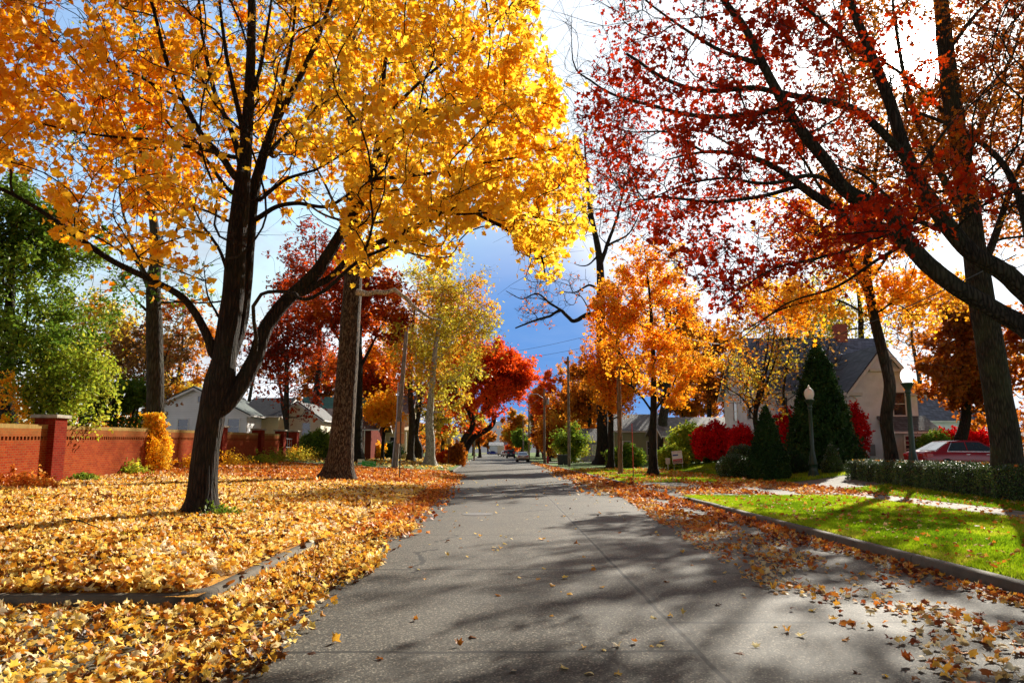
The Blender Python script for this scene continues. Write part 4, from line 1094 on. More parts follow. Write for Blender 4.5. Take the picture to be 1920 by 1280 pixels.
tree('sycamore_tree', 'sycamore with white mottled trunk and sparse yellow-green leaves behind the utility pole', 'tree', 806, 66, 455, 790, 690, 965, .46, 'olive', 13000, .25, 'clump', nt=800, bark='white', seed=51, group='street trees', tip=.011, lean=-.2, tw=(2.2, .9), spread=.3, forkz=4.6, depth=6, w=.25)
R = [('maple_tree', 'wide scarlet maple leaning over the road beyond the white sycamore', 862, 84, 622, 812, 770, 1020, .55, 'redorange', 24000, .36, 'clump', 620, 'dark', 52, 2, 2.2, -.12),
     ('tree', 'airy orange-leaved tree behind the white-trunked sycamore', 770, 80, 470, 770, 665, 915, .4, 'orange', 7500, .3, 'clump', 520, 'grey', 151, 1, 0, -.2),
     ('tree', 'brown and orange tree between the hydrant and the green young tree', 1058, 135, 690, 850, 1010, 1112, .4, 'rust', 9000, .46, 'clump', 300, 'dark', 152, 1, 0, .1),
     ('tree', 'wide pale rust tree behind the weathered pole', 1085, 160, 640, 845, 1030, 1150, .4, 'rust', 8000, .55, 'clump', 260, 'grey', 153, 1, 0, .2),
     ('tree', 'golden brown tree low over the far pavement', 1030, 112, 770, 858, 1000, 1066, .2, 'rust', 4500, .34, 'clump', 200, 'dark', 154, 2, 0, .25),
     ('tree', 'dim orange tree behind the white building at the road end', 915, 340, 798, 842, 890, 935, .4, 'rust', 3500, .9, 'clump', 120, 'dark', 156, 1, 0, .1),
     ('tree', 'dusky olive tree rising behind the cream house at the road end', 952, 350, 792, 842, 930, 978, .4, 'olive', 3500, .9, 'clump', 120, 'dark', 157, 1, 0, -.3),
     ('bare_tree', 'thin leafless tree standing before the slate roof of the white house', 1492, 47, 520, 770, 1395, 1610, .15, 'brown', 350, .16, 'clump', 620, 'grey', 155, 2, 0, .1),
     ('maple_tree', 'bright red maple glimpsed behind the leaning utility pole', 690, 96, 640, 760, 600, 775, .4, 'red', 9000, .42, 'clump', 240, 'dark', 53, 1, 0, .2),
     ('maple_tree', 'low golden tree before the cream porch house', 716, 78, 738, 800, 668, 762, .22, 'gold', 3800, .3, 'clump', 120, 'dark', 54, 2, 0, -.15),
     ('bare_tree', 'bare brown vase-shaped tree past the yard signs', 784, 96, 690, 835, 735, 852, .55, 'brown', 700, .3, 'clump', 420, 'dark', 55, 1, 0, 0),
     ('bare_tree', 'dull crimson many-stemmed tree rising behind the brick gate pillars', 541, 63, 555, 790, 445, 655, .34, 'red', 3600, .3, 'clump', 520, 'grey', 56, 3, 0, -.1),
     ('maple_tree', 'tall dark crimson tree behind the many-stemmed one', 590, 84, 385, 700, 470, 690, .45, 'red', 5000, .34, 'clump', 520, 'dark', 57, 1, 0, -.08),
     ('tree', 'thin brown-leaved tree beside the vine-covered pillar', 248, 47, 560, 790, 185, 385, .16, 'brown', 3200, .22, 'clump', 420, 'grey', 58, 3, 0, .1),
     ('tree', 'old leafy green tree with a leaning trunk behind the brick wall', 34, 29, 325, 760, -260, 262, .36, 'green', 30000, .17, 'oval', 900, 'dark', 59, 1, -.9, 0),
     ('tree', 'lime and yellow small tree directly behind the first brick pillar', 128, 27.5, 630, 830, 10, 250, .1, 'lime', 8000, .15, 'oval', 420, 'dark', 60, 2, 0, 0),
     ('tree', 'dark green bushy tree behind the brick wall', 225, 43, 690, 810, 150, 300, .12, 'green', 7000, .2, 'oval', 200, 'dark', 61, 2, 0, -.12),
     ('tree', 'orange and brown tree beyond the white gabled house', 330, 105, 540, 760, 250, 440, .4, 'rust', 6000, .42, 'clump', 260, 'grey', 62, 1, 0, .15),
     ('tree', 'sparse yellow tree standing farther behind the brick wall', 150, 72, 520, 760, 60, 260, .35, 'olive', 5000, .36, 'clump', 300, 'grey', 63, 1, 0, 0),
     ('bare_tree', 'leafless tree behind the dark roof', 465, 112, 560, 790, 400, 540, .4, 'brown', 500, .4, 'clump', 320, 'grey', 64, 1, 0, 0),
     ('tree', 'brown tree beyond the low golden tree', 730, 130, 650, 840, 650, 800, .4, 'rust', 6000, .5, 'clump', 220, 'dark', 65, 1, 0, 0),
     # right side
     ('maple_tree', 'orange maple in full leaf with a straight dark trunk beside the wooden pole', 1224, 45, 425, 800, 1090, 1356, .27, 'orange', 16000, .2, 'star', 640, 'dark', 71, 1, 0, .15),
     ('maple_tree', 'orange-red maple behind the wooden pole', 1145, 62, 590, 800, 1080, 1215, .28, 'orange', 9000, .26, 'star', 300, 'dark', 72, 1, 0, -.12),
     ('tree', 'massive brown trunk behind the orange maple', 1243, 76, 500, 760, 1180, 1330, .55, 'rust', 5000, .34, 'clump', 260, 'grey', 73, 1, 0, 0),
     ('tree', 'spreading low tree with thin yellowing leaves before the red bushes', 1425, 46, 545, 800, 1285, 1520,   .22, 'olive', 3000, .17, 'star', 560, 'dark', 74, 3, -.8, -.22),
     ('tree', 'brown leafy tree beyond the houses across the street', 1330, 96, 590, 790, 1240, 1420, .4, 'rust', 9000, .4, 'clump', 260, 'dark', 75, 1, 0, -.05),
     ('tree', 'dark orange tree in leaf behind the red car', 1800, 43, 545, 815, 1706, 1905, .4, 'rust', 17000, .26, 'star', 420, 'dark', 76, 1, .2, .0),
     ('tree', 'rust-coloured tree behind the thick trunk at the hedge', 1965, 41, 545, 830, 1865, 2080, .36, 'rust', 12000, .26, 'star', 300, 'dark', 77, 1, 0, .05),
     ('bare_tree', 'tall nearly leafless tree behind the brick chimney', 1625, 74, 440, 690, 1500, 1730, .5, 'olive', 3000, .3, 'clump', 560, 'dark', 78, 1, 0, .1),
     ('bare_tree', 'tall nearly leafless tree behind the slate roof', 1480, 82, 500, 720, 1370, 1600, .45, 'olive', 3600, .32, 'clump', 420, 'dark', 79, 1, 0, -.1),
     ('bare_tree', 'thin leafless tree at the gable of the white house', 1730, 68, 520, 700, 1660, 1800, .3, 'rust', 1200, .3, 'clump', 300, 'grey', 80, 1, 0, .1),
     ('tree', 'young multi-stemmed green tree beside the tall utility pole', 1078, 92, 800, 868, 1030, 1106, .12, 'green', 4000, .3, 'oval', 120, 'dark', 81, 3, 0, .25),
     ('tree', 'broad orange-brown tree along the far pavement', 1100, 118, 650, 840, 1040, 1180, .5, 'rust', 11000, .46, 'clump', 300, 'dark', 82, 1, 0, .1),
     ('tree', 'tall tree with a pinkish orange top against the blue cloud', 1036, 150, 690, 840, 975, 1092, .5, 'redorange', 12000, .52, 'clump', 300, 'dark', 83, 1, 0, .15),
     ('tree', 'brown half-bare tree beyond the parked silver sedan', 1008, 170, 720, 845, 985, 1040, .4, 'brown', 5000, .5, 'clump', 260, 'dark', 84, 1, 0, .2),
     ('tree', 'green-gold tree over the far parked cars', 962, 205, 765, 842, 934, 990, .4, 'olive', 5000, .6, 'clump', 160, 'dark', 85, 1, 0, -.2),
     ('tree', 'dark green tree above the small white cars', 978, 190, 800, 845, 958, 1002, .3, 'green', 3000, .6, 'clump', 100, 'dark', 86, 1, 0, .1),
     ('tree', 'small red tree behind the blue van', 960, 235, 826, 848, 945, 975, .2, 'redorange', 1200, .5, 'clump', 60, 'dark', 87, 1, 0, .1),
     ('tree', 'orange tree overhanging the far end of the road', 900, 165, 790, 838, 868, 922, .35, 'rust', 4500, .5, 'clump', 160, 'dark', 88, 1, 0, .15),
     ('tree', 'pale yellow tree behind the orange one at the far end', 888, 200, 758, 838, 855, 922, .4, 'olive', 5000, .6, 'clump', 160, 'dark', 89, 1, 0, .1),
     ('tree', 'reddish tree near the fire hydrant', 1020, 128, 790, 850, 990, 1050, .2, 'red', 5000, .36, 'clump', 200, 'dark', 90, 2, 0, .15),
     ('tree', 'brown tree beyond the tan house', 1275, 120, 640, 800, 1200, 1370, .4, 'rust', 8000, .5, 'clump', 240, 'dark', 91, 1, 0, -.1),
     ('tree', 'dark background tree at the left of the white house', 1410, 100, 620, 820, 1340, 1500, .4, 'brown', 8000, .42, 'clump', 260, 'dark', 92, 1, 0, 0),
     ('tree', 'brown tree beyond the gate end of the wall', 600, 120, 640, 800, 530, 700, .4, 'rust', 7000, .46, 'clump', 240, 'dark', 93, 1, 0, .0),
     ('tree', 'olive tree beyond the red maple', 830, 118, 690, 840, 780, 880, .35, 'olive', 6000, .42, 'clump', 200, 'dark', 94, 1, 0, 0),
     ('tree', 'yellow-green tree low behind the vine-covered pillar', 330, 90, 700, 800, 270, 400, .25, 'olive', 4500, .34, 'clump', 200, 'dark', 95, 2, 0, 0)]
for nm, lab, px, Y, top, bot, l, r, tr, pal, nl, ls, lk, nt, bk, sd, st, lean, tsh in R:
    tree(nm, lab, 'tree', px, Y, top, bot, l, r, tr, pal, nl, ls, lk, nt=nt, bark=bk, seed=sd, stems=st, lean=lean, tshift=tsh,
         tip=0.010 if Y < 50 else (0.014 if Y < 90 else 0.02), tw=(1.6, 0.55) if Y < 50 else (1.6, 0.9), spread=0.14 if Y < 50 else 0.28)

# bark-bare forked tree behind the wall, and the big bare oak across the street
def handtree(nm, label, pxb, Y, main, limbs, bark, seed, crown, nt, pal, nleaf, ls, tip=.012, w=.25):
    rng = np.random.default_rng(seed); bx = float(at(pxb, 880, Y)[0]); b = np.array((bx, Y, gz(bx, Y)))
    root = thing(nm, label, 'tree', tuple(b)); s = Skel()
    s.poly([(0, 0, -.1)] + PX(main[0], Y, b), main[1], .5, False)
    for pts, r in limbs: s.poly(PX(pts, Y, b), [r, r * .25], .5, rng=rng, wob=.05)
    T = np.vstack([ell(rng, n, at(*c, Y) - b, rr, .35) for c, rr, n in crown]); s.grow(T, w=w, rmax=.3, zmin=4)
    return finish_tree(s, root, rng, BARK[bark], pal, nleaf, ls, 'clump', tw=(1.8, .8), tip=tip, split=.05, kbig=10, flare=(0, .4, .6), lspread=.25, rthin=.05)
handtree('bare_tree', 'tall forked grey trunk behind the vine-covered pillar', 293, 37, ([(292, 820), (291, 700), (289, 600), (288, 540), (292, 470), (286, 400), (268, 300), (258, 180), (250, 40), (240, -120)], [.44, .42, .4, .38, .34, .26, .2, .15, .12, .08, .03]),
    [([(288, 555), (268, 520), (250, 470, 1), (228, 380, 2), (210, 260, 3)], .14), ([(290, 500), (330, 440, 1), (350, 360, 2), (370, 250, 2)], .1), ([(282, 590), (262, 570, -.5), (240, 540, -1)], .08), ([(290, 565), (340, 568, .5), (400, 560, 1)], .07), ([(270, 310), (320, 220, .4), (350, 100, .6)], .1), ([(258, 200), (200, 110, 0), (150, 20, 0)], .09)],
    'grey', 101, [((290, 200), (5.5, 5.5, 6), 300), ((300, 520), (3, 3, 1.5), 60)], 0, 'green', 1500, .2)
handtree('oak_tree', 'great dark bare oak with one long twisted limb against the blue cloud', 1130, 80, ([(1130, 830), (1129, 760), (1128, 680), (1127, 600), (1126, 520), (1122, 470), (1108, 400), (1100, 330), (1095, 250)], [.78, .62, .58, .56, .5, .44, .36, .26, .16, .05]),
    [([(1126, 605), (1110, 588, -1), (1092, 592, -1.5), (1072, 600, -2), (1050, 580, -2), (1030, 590, -2), (1000, 600, -2), (968, 612, -2)], .3), ([(1050, 580, -2), (1030, 568, -3), (1008, 552, -4), (980, 562, -4), (950, 548, -4)], .13), ([(1126, 545), (1105, 535, 1), (1080, 548, 2), (1050, 545, 3)], .16),
     ([(1122, 480), (1098, 498, 0), (1078, 495, 0)], .12), ([(1124, 500), (1140, 460, 0), (1160, 400, 0), (1175, 330, 0)], .28), ([(1110, 410), (1080, 380, 0), (1060, 330, 0)], .18), ([(1106, 400), (1098, 440, 2), (1070, 450, 3)], .08), ([(1140, 460), (1180, 440, 1), (1210, 380, 1)], .15)],
    'dark', 102, [((1120, 370), (7, 6, 7), 300), ((1040, 545), (5.5, 3, 3), 130), ((1000, 590), (3, 2, 1.6), 60)], 0, 'rust', 500, .3, .016, .2)
handtree('tree', 'dark straight trunk close behind the patchy-barked one', 666, 62, ([(667, 840), (668, 760), (669, 690), (670, 600), (676, 500)], [.62, .56, .52, .5, .4, .15]), [([(669, 700), (640, 640, 0), (610, 590, 0)], .2), ([(669, 700), (700, 640, 0), (720, 600, 0)], .16)], 'dark', 103, [((660, 560), (6, 5, 4), 260)], 0, 'red', 7000, .34)

# ------------------------------------------------------------------ clipped and wild shrubs
def leafshell(name, label, cat, loc, fn, n, size, pal, seed, kind='oval', inner=None, group=None, jit=0.03, nocl=False):
    rng = np.random.default_rng(seed)
    root = thing(name, label, cat, loc, group=group)
    P, N = fn(rng, n)
    P = P + rng.normal(0, jit, P.shape)
    NN = N + rng.normal(0, 0.55, P.shape)
    nt = 0 if nocl else len(P) // 5
    if nt:                                   # sprays that stick out of the outline
        q = rng.integers(0, len(P), nt // 14 + 1); L_ = rng.uniform(.3, 1.0, len(q)) * max(.1, 2.4 * size) * 1.2
        w_ = rng.integers(0, len(q), nt); t_ = rng.random(nt)
        dd = unit(N[q] + rng.normal(0, .45, (len(q), 3)) + (0, 0, .5))
        P = np.vstack([P, P[q][w_] + dd[w_] * (L_[w_] * t_)[:, None] + rng.normal(0, size * .25, (nt, 3))]); NN = np.vstack([NN, rng.normal(0, 1, (nt, 3))])
    tint = np.clip(rng.random(len(P)) * .6 + .4 * clump_noise(P, 2.2), 0, 1)
    link('foliage', leaf_mesh('foliage', P, NN, size, kind, tint, rng), LM(pal), root)
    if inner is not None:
        inner().build('stems', plain('thicket_shade', (0.012, 0.014, 0.008), 0.95), root)  # solid near-black core; its colour stands in for shade inside the foliage
    return root
def conefn(r, h, flute=0.05, power=0.85):
    def f(rng, n):
        z = h * (1 - np.sqrt(rng.random(n))) ** 1.0; a = rng.uniform(0, 6.283, n)
        rr = r * (1 - (z / h)) ** power * (1 + flute * np.sin(a * 5 + z * 3) + flute * np.sin(a * 11 - z * 7)) * np.minimum(1, 0.82 + z * 0.5)
        rr = rr * (1 - 0.25 * rng.random(n) ** 3)
        P = np.stack([rr * np.cos(a), rr * np.sin(a), z + 0.03], -1); N = np.stack([np.cos(a), np.sin(a), np.full(n, .35)], -1)
        return P, N
    return f
def ballfn(rx, ry, rz, cz, flute=.05):
    def f(rng, n):
        v = unit(rng.normal(0, 1, (n, 3))); v = v[v[:, 2] > -0.8]
        k = (1 + flute * np.sin(v[:, 0] * 7 + 1) + flute * np.sin(v[:, 1] * 9 + v[:, 2] * 6)) * (1 - .2 * rng.random(len(v)) ** 3)
        P = v * np.array((rx, ry, rz)) * k[:, None] + np.array((0, 0, cz)); return P[P[:, 2] > 0.02], v[P[:, 2] > 0.02]
    return f
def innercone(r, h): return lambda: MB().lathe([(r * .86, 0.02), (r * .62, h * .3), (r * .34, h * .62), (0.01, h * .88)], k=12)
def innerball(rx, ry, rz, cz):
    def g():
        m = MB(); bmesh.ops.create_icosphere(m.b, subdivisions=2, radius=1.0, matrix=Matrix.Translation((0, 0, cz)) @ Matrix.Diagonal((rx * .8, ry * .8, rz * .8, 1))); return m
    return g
def spot(px, Y):
    x = float(at(px, 860, Y)[0]); return (x, Y, gz(x, Y))
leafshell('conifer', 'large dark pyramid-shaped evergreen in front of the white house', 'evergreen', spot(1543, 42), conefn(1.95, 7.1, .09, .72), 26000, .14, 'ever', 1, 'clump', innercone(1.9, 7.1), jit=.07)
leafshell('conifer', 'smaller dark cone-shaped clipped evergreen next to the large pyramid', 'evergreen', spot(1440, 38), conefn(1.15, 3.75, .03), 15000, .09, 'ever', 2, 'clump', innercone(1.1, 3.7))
leafshell('conifer', 'little olive-green clipped pyramid shrub at the foot of the short lamp', 'evergreen', spot(1560, 37.5), conefn(.62, 1.5, .02), 4200, .06, 'hedge', 3, 'oval', innercone(.6, 1.45))
leafshell('shrub', 'rounded dark clipped bush beside the driveway', 'bush', spot(1378, 41), ballfn(1.0, .9, .72, .55, .02), 7000, .07, 'hedge', 4, 'oval', innerball(1, .9, .72, .55))
leafshell('shrub', 'low dark globe bush behind the rounded one', 'bush', spot(1392, 46), ballfn(.9, .9, .7, .95, .02), 4500, .08, 'hedge', 5, 'oval', innerball(.9, .9, .7, .95))
leafshell('shrub', 'dark bush filling the ground between the two cone evergreens', 'bush', spot(1486, 40), ballfn(1.0, .8, .8, .4, .05), 5000, .08, 'ever', 6, 'oval', innerball(1, .8, .8, .4))
leafshell('shrub', 'dark low bush right of the short lamp', 'bush', spot(1590, 41), ballfn(1.1, .8, .75, .4, .05), 5000, .08, 'ever', 7, 'oval', innerball(1.1, .8, .75, .4))
def burn(lab, px, Y, rx, rz, cz, n, seed): leafshell('shrub', lab, 'red bush', spot(px, Y), ballfn(rx, rx * .9, rz, cz, .11), n, .13, 'scarlet', seed, 'clump', innerball(rx * .9, rx * .8, rz * .9, cz), group='burning red bushes', jit=.08)
burn('blazing red round bush beside the tan house', 1340, 55, 1.35, 1.35, 1.75, 9000, 11)
burn('red bush just behind the low globe bush', 1392, 52, .95, 1.15, 1.5, 6000, 12)
burn('red bush between the cone evergreen and the pyramid', 1478, 50, .95, 1.6, 2.0, 6000, 13)
burn('thin red bush against the white house wall right of the pyramid', 1605, 46, .75, 1.7, 2.0, 5000, 14)
leafshell('shrub', 'pink-red low bush beyond the red car', 'red bush', spot(1812, 45), ballfn(1.8, 1.2, .7, 1.5, .08), 6000, .15, 'scarlet', 15, 'clump', None, jit=.12)
leafshell('shrub', 'blue-green bush between the tall lamp and the red car', 'bush', spot(1758, 44), ballfn(1.05, .9, 1.0, 1.0, .12), 6000, .12, 'green', 16, 'oval', innerball(1., .9, 1., 1.), jit=.1)
leafshell('shrub', 'dense green bush beside the brick gate', 'bush', spot(594, 66), ballfn(1.35, 1.2, 1.2, 1.1, .1), 6000, .16, 'green', 17, 'oval', innerball(1.35, 1.2, 1.2, 1.1), jit=.08)
leafshell('shrub', 'very dark low bush beside the dense green one', 'bush', spot(624, 70), ballfn(1.1, 1., .8, .6, .08), 3500, .16, 'ever', 18, 'oval', innerball(1.1, 1., .8, .6))
leafshell('shrub', 'dark rounded bush by the cream porch', 'bush', spot(735, 84), ballfn(1.1, 1., .9, .9, .08), 2500, .2, 'ever', 19, 'oval', innerball(1.1, 1., .9, .9))
leafshell('shrub', 'white-flowered green bush behind the striped yard sign', 'bush', spot(1262, 58), ballfn(1.1, .9, .9, .8, .1), 4500, .16, 'lime', 20, 'oval', innerball(1.1, .9, .9, .8), jit=.07)
leafshell('shrub', 'yellow-green loose shrub beside the tan house', 'bush', spot(1296, 62), ballfn(1.5, 1.2, 1.3, 1.7, .15), 5000, .2, 'lime', 21, 'clump', None, jit=.2)
leafshell('shrub', 'dark green shrubs behind the yellow-green one', 'bush', spot(1325, 64), ballfn(1.8, 1.2, 1.1, .9, .15), 4500, .2, 'green', 22, 'clump', innerball(1.8, 1.2, 1.1, .9), jit=.12)
leafshell('shrub', 'brownish green bush right of the great oak trunk', 'bush', spot(1172, 66), ballfn(1.4, 1.2, 1.0, .8, .12), 4500, .2, 'green', 23, 'clump', innerball(1.4, 1.2, 1.0, .8), jit=.1)
leafshell('shrub', 'red low bush at the foot of the red maple', 'red bush', spot(838, 80), ballfn(1.0, .8, .7, .5, .12), 2600, .2, 'redorange', 24, 'clump', None, jit=.12)
leafshell('shrub', 'tan ornamental grass clump under the red maple', 'bush', spot(857, 76), ballfn(.7, .7, 1.2, .8, .12), 2600, .22, 'rust', 25, 'clump', None, jit=.15)
leafshell('shrub', 'golden small bush by the cream porch steps', 'bush', spot(699, 82), ballfn(1.0, .8, .9, .8, .12), 2600, .2, 'gold', 26, 'clump', None, jit=.12)
for i, (lab, x, y, r, pal) in enumerate([('faded yellow-green perennials at the last wall pillar', -15.6, 52, .9, 'lime'), ('green tuft of perennials in the bed before the gate', -15.2, 47.5, .6, 'lime'), ('straw-coloured plants at the foot of the gate pillar', -15.9, 58.5, 1.0, 'olive'),
        ('withered golden plant leaning on the wall', -14.0, 22.4, .5, 'litterred'), ('small dark green weed beside the first pillar', -14.35, 26.2, .28, 'green'), ('yellow big-leaved plant below the vine', -15.2, 31.0, .5, 'lime'), ('wilted golden foliage heap at the wall base', -15.4, 37.5, .7, 'gold'),
        ('golden dried plants further along the wall base', -15.7, 43, .8, 'gold'), ('short green sprig at the foot of the big maple', -5.9, 16.1, .26, 'green')]):
    leafshell('garden_plant', lab, 'plant', (x, y, gz(x, y)), ballfn(r * 1.2, r * .9, r * .5, r * .25, .3), int(700 + 900 * r), .12 if y > 20 else .07, pal, 40 + i, 'oval', None, jit=r * .2, group='plants along the brick wall' if i != 8 else None)

# long clipped hedge by the sidewalk
hA, hB = np.array((13.45, 13.0)), np.array((15.3, 33.6)); hd = unit(hB - hA); hn = np.array((hd[1], -hd[0])); hl = np.linalg.norm(hB - hA); HW, HH = 1.45, 1.02
rngH = np.random.default_rng(77)
def hedgefn(rng, n):
    t = rng.random(n) * hl; s_ = rng.random(n) * (HH * 2 + HW)
    wob = .045 * np.sin(t * 3.1) + .035 * np.sin(t * 7.3 + 1)
    P = np.zeros((n, 3)); N = np.zeros((n, 3)); A = s_ < HH; Bm = s_ > HH + HW; C = ~A & ~Bm
    rnd = lambda z: 0.16 * np.clip((z - HH + .25) / .25, 0, 1) ** 2
    off = np.where(A, 0.0, np.where(Bm, HW, s_ - HH)); z = np.where(A, s_, np.where(Bm, s_ - HH - HW, HH))
    off = np.where(A, rnd(z) - wob, np.where(Bm, HW - rnd(z) + wob, off)); z = z + np.where(C, .05 * np.sin(t * 2.3 + off * 4) - .12 * (np.abs(off - HW / 2) / (HW / 2)) ** 6, 0)
    xy = hA + hd * t[:, None] + hn * off[:, None]
    nn = np.where(A[:, None], -hn, np.where(Bm[:, None], hn, 0 * hn))
    P[:, :2] = xy; P[:, 2] = z + .12; N[:, :2] = nn; N[:, 2] = np.where(C, 1, .25)
    # far end face
    k = rng.random(n) < .05; P[k, :2] = (hB + hn * (rng.random(k.sum()) * HW)[:, None]); P[k, 2] = rng.random(k.sum()) * HH + .12; N[k] = (hd[0], hd[1], .2)
    return P, N
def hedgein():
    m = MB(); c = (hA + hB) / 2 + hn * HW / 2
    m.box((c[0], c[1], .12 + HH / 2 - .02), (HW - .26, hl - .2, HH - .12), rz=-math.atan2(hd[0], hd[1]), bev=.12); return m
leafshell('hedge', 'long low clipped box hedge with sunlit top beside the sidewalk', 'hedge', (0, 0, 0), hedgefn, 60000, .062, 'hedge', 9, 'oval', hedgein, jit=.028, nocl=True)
n = 170; tt = rngH.random(n) * hl; of = rngH.random(n) * HW; xy = hA + hd * tt[:, None] + hn * of[:, None]
P = np.stack([xy[:, 0], xy[:, 1], 0 * tt + .12 + HH + .05], -1)
o_ = link('fallen_leaves', leaf_mesh('fallen_leaves', P, rngH.normal(0, .4, (n, 3)) + (0, 0, 1), .11, 'maple', rngH.random(n), rngH), LM('litterred')); tag(o_, 'orange leaves caught on top of the clipped hedge', 'fallen leaves', None, 'stuff')
# ------------------------------------------------------------------ brick wall
def brickmat(name, c1, c2, mortar, bw=.215, bh=.075, stain=None, rot=0.0):
    t = NT(name); co = t.coord(); s = t.n('ShaderNodeSeparateXYZ'); t.l(co, s.inputs[0])
    cb = t.n('ShaderNodeCombineXYZ'); t.l(t.math('ADD', s.outputs[0], s.outputs[1]), cb.inputs[0]); t.l(s.outputs[2], cb.inputs[1])
    b = t.n('ShaderNodeTexBrick'); v = cb.outputs[0]
    t.l(v, b.inputs['Vector']); b.inputs['Scale'].default_value = 1.0
    b.inputs['Brick Width'].default_value = bw; b.inputs['Row Height'].default_value = bh; b.inputs['Mortar Size'].default_value = .0065
    b.inputs['Mortar Smooth'].default_value = .2; b.inputs['Bias'].default_value = -.1
    b.inputs['Color1'].default_value = c1 + (1,); b.inputs['Color2'].default_value = c2 + (1,); b.inputs['Mortar'].default_value = mortar + (1,)
    n = t.noise(co, 3.0, 5, .6); c = t.mix(t.ramp(n, [(.45, (0, 0, 0)), (.75, (.55, .55, .55))]), b.outputs['Color'], t.mix(1.0, b.outputs['Color'], (.55, .5, .5), 'MULTIPLY'))
    if stain:
        z = t.n('ShaderNodeMapRange'); t.l(s.outputs[2], z.inputs[0]); z.inputs[1].default_value = stain[0]; z.inputs[2].default_value = stain[1]
        f = t.math('MULTIPLY', z.outputs[0], t.ramp(t.noise(co, 1.7, 5, .7), [(.3, (.25,) * 3), (.6, (.85,) * 3)]))
        c = t.mix(f, c, stain[2])
    return t.pbr(c, .95, t.bump(t.math('SUBTRACT', 1.0, b.outputs['Fac']), .5, .012), spec=.05)
BRICK = brickmat('brick_wall_red', (.215, .021, .003), (.285, .045, .006), (.21, .115, .045), stain=(1.3, 2.2, (.20, .14, .035)))
BRICKP = brickmat('brick_pillar_red', (.15, .008, .003), (.21, .017, .005), (.15, .07, .03))
COPE = brickmat('brick_soldier', (.27, .17, .05), (.33, .22, .07), (.17, .13, .05), bw=.075, bh=.5)
CAPM = plain('cap_stone', (.30, .27, .20), .85, var=.25)
wall_pts = [(-14.55, 16.0), (-15.0, 25.0), (-15.75, 34.0), (-16.2, 43.0), (-16.75, 51.5), (-16.9, 57.2)]
a0 = Vector((*wall_pts[0], gz(*wall_pts[0])))
root = thing('brick_wall', 'long red brick garden wall with an openwork course and capped pillars', 'wall', tuple(a0))
WH = 1.93
for i in range(len(wall_pts) - 1):
    A = np.array(wall_pts[i]); B = np.array(wall_pts[i + 1]); d = B - A; L = float(np.linalg.norm(d)); ang = math.atan2(d[1], d[0])
    zA, zB = gz(*A), gz(*B); sl = (zB - zA) / L
    def seg(name, z0, z1, th, mat, mbf=None):
        m = MB()
        if mbf: mbf(m)
        else: m.prism([(0, z0 - (.5 if z0 < .1 else 0)), (L, z0 - (.5 if z0 < .1 else 0) ), (L, z1), (0, z1)], 'y', -th / 2, th / 2)
        o = m.build(name, mat, root); o.location = Vector((A[0], A[1], zA)) - a0; o.rotation_euler = (0, -math.atan(sl), ang); return o
    seg('wall_body', 0, 1.44, .30, BRICK)
    def stubs(m):
        k = 0.16
        while k < L:
            m.box((k, 0, 1.4975), (.072, .296, .115)); k += .19
    seg('openwork_course', 0, 0, 0, BRICK, stubs)
    seg('wall_top', 1.555, 1.80, .30, BRICK)
    seg('coping', 1.80, WH, .31, COPE)
for i, (x, y) in enumerate(wall_pts[1:] + [(-16.95, 61.0)]):
    g_ = gz(x, y); m = MB(); m.box((0, 0, 1.0), (.68, .68, 2.3)); p = m.build('pillar', BRICKP, root); p.location = Vector((x + .06, y, g_)) - a0
    c = MB().box((0, 0, 2.20), (.86, .86, .11), bev=.015).build('cap', CAPM, p)
m = MB()
for dx in (-1.2, -.6, 0, .6, 1.2): m.box((0, dx, .85), (.025, .025, 1.5))
for z in (.25, .95, 1.6): m.box((0, 0, z), (.03, 2.9, .04))
gt = m.build('metal_gate', plain('gate_iron', (.18, .18, .18), .5, .6)); gt.location = (-16.85, 59.1, gz(-16.9, 59)); tag(gt, 'thin grey metal gate between the last two brick pillars', 'gate')
# bins behind the gate (seen red and black)
m = MB().box((0, 0, .55), (.6, .6, 1.1), bev=.04); bn = m.build('refuse_bin', plain('bin_red', (.4, .02, .02), .5)); bn.location = (-17.6, 58.6, gz(-17.6, 58.6)); tag(bn, 'red bin just behind the metal gate', 'bin')
MB().box((0, 0, 1.13), (.66, .7, .07), bev=.02).build('lid', plain('bin_red', (.4, .02, .02)), bn)

# vine over the second visible pillar
def vinefn(rng, n):
    h = rng.random(n) ** .8 * 2.55; a = rng.uniform(0, 6.283, n); r = (.62 + .25 * np.sin(h * 2.2) + .16 * np.sin(a * 3 + h * 4)) * (1 - .25 * (h / 2.55) ** 3) * (1 - .3 * rng.random(n))
    P = np.stack([r * np.cos(a) * .9, r * np.sin(a) * 1.15 - .1, h], -1)
    return P, np.stack([np.cos(a), np.sin(a), .4 + 0 * a], -1)
leafshell('climbing_vine', 'golden climbing vine smothering a brick pillar', 'vine', (-15.6, 33.9, gz(-15.6, 34)), vinefn, 6500, .13, 'gold', 91, 'oval', None, jit=.05)
def vine2(rng, n):
    k = rng.integers(0, 7, n); t = rng.random(n); a = k * 1.1
    P = np.stack([-.2 + .9 * t * np.cos(a), .8 * t * np.sin(a), 1.6 - .9 * t + .5 * np.sin(k * 2.1) + 1.1 * (k % 3 == 0) * (1 - t)], -1)
    return P, np.stack([np.cos(a), np.sin(a), .5 + 0 * a], -1)
leafshell('climbing_vine', 'yellowing creeper hanging from the leaning green-leaved trunk', 'vine', (-16.9, 25.9, gz(-16.9, 26) + .9), vine2, 900, .13, 'gold', 92, 'oval', None, jit=.12)

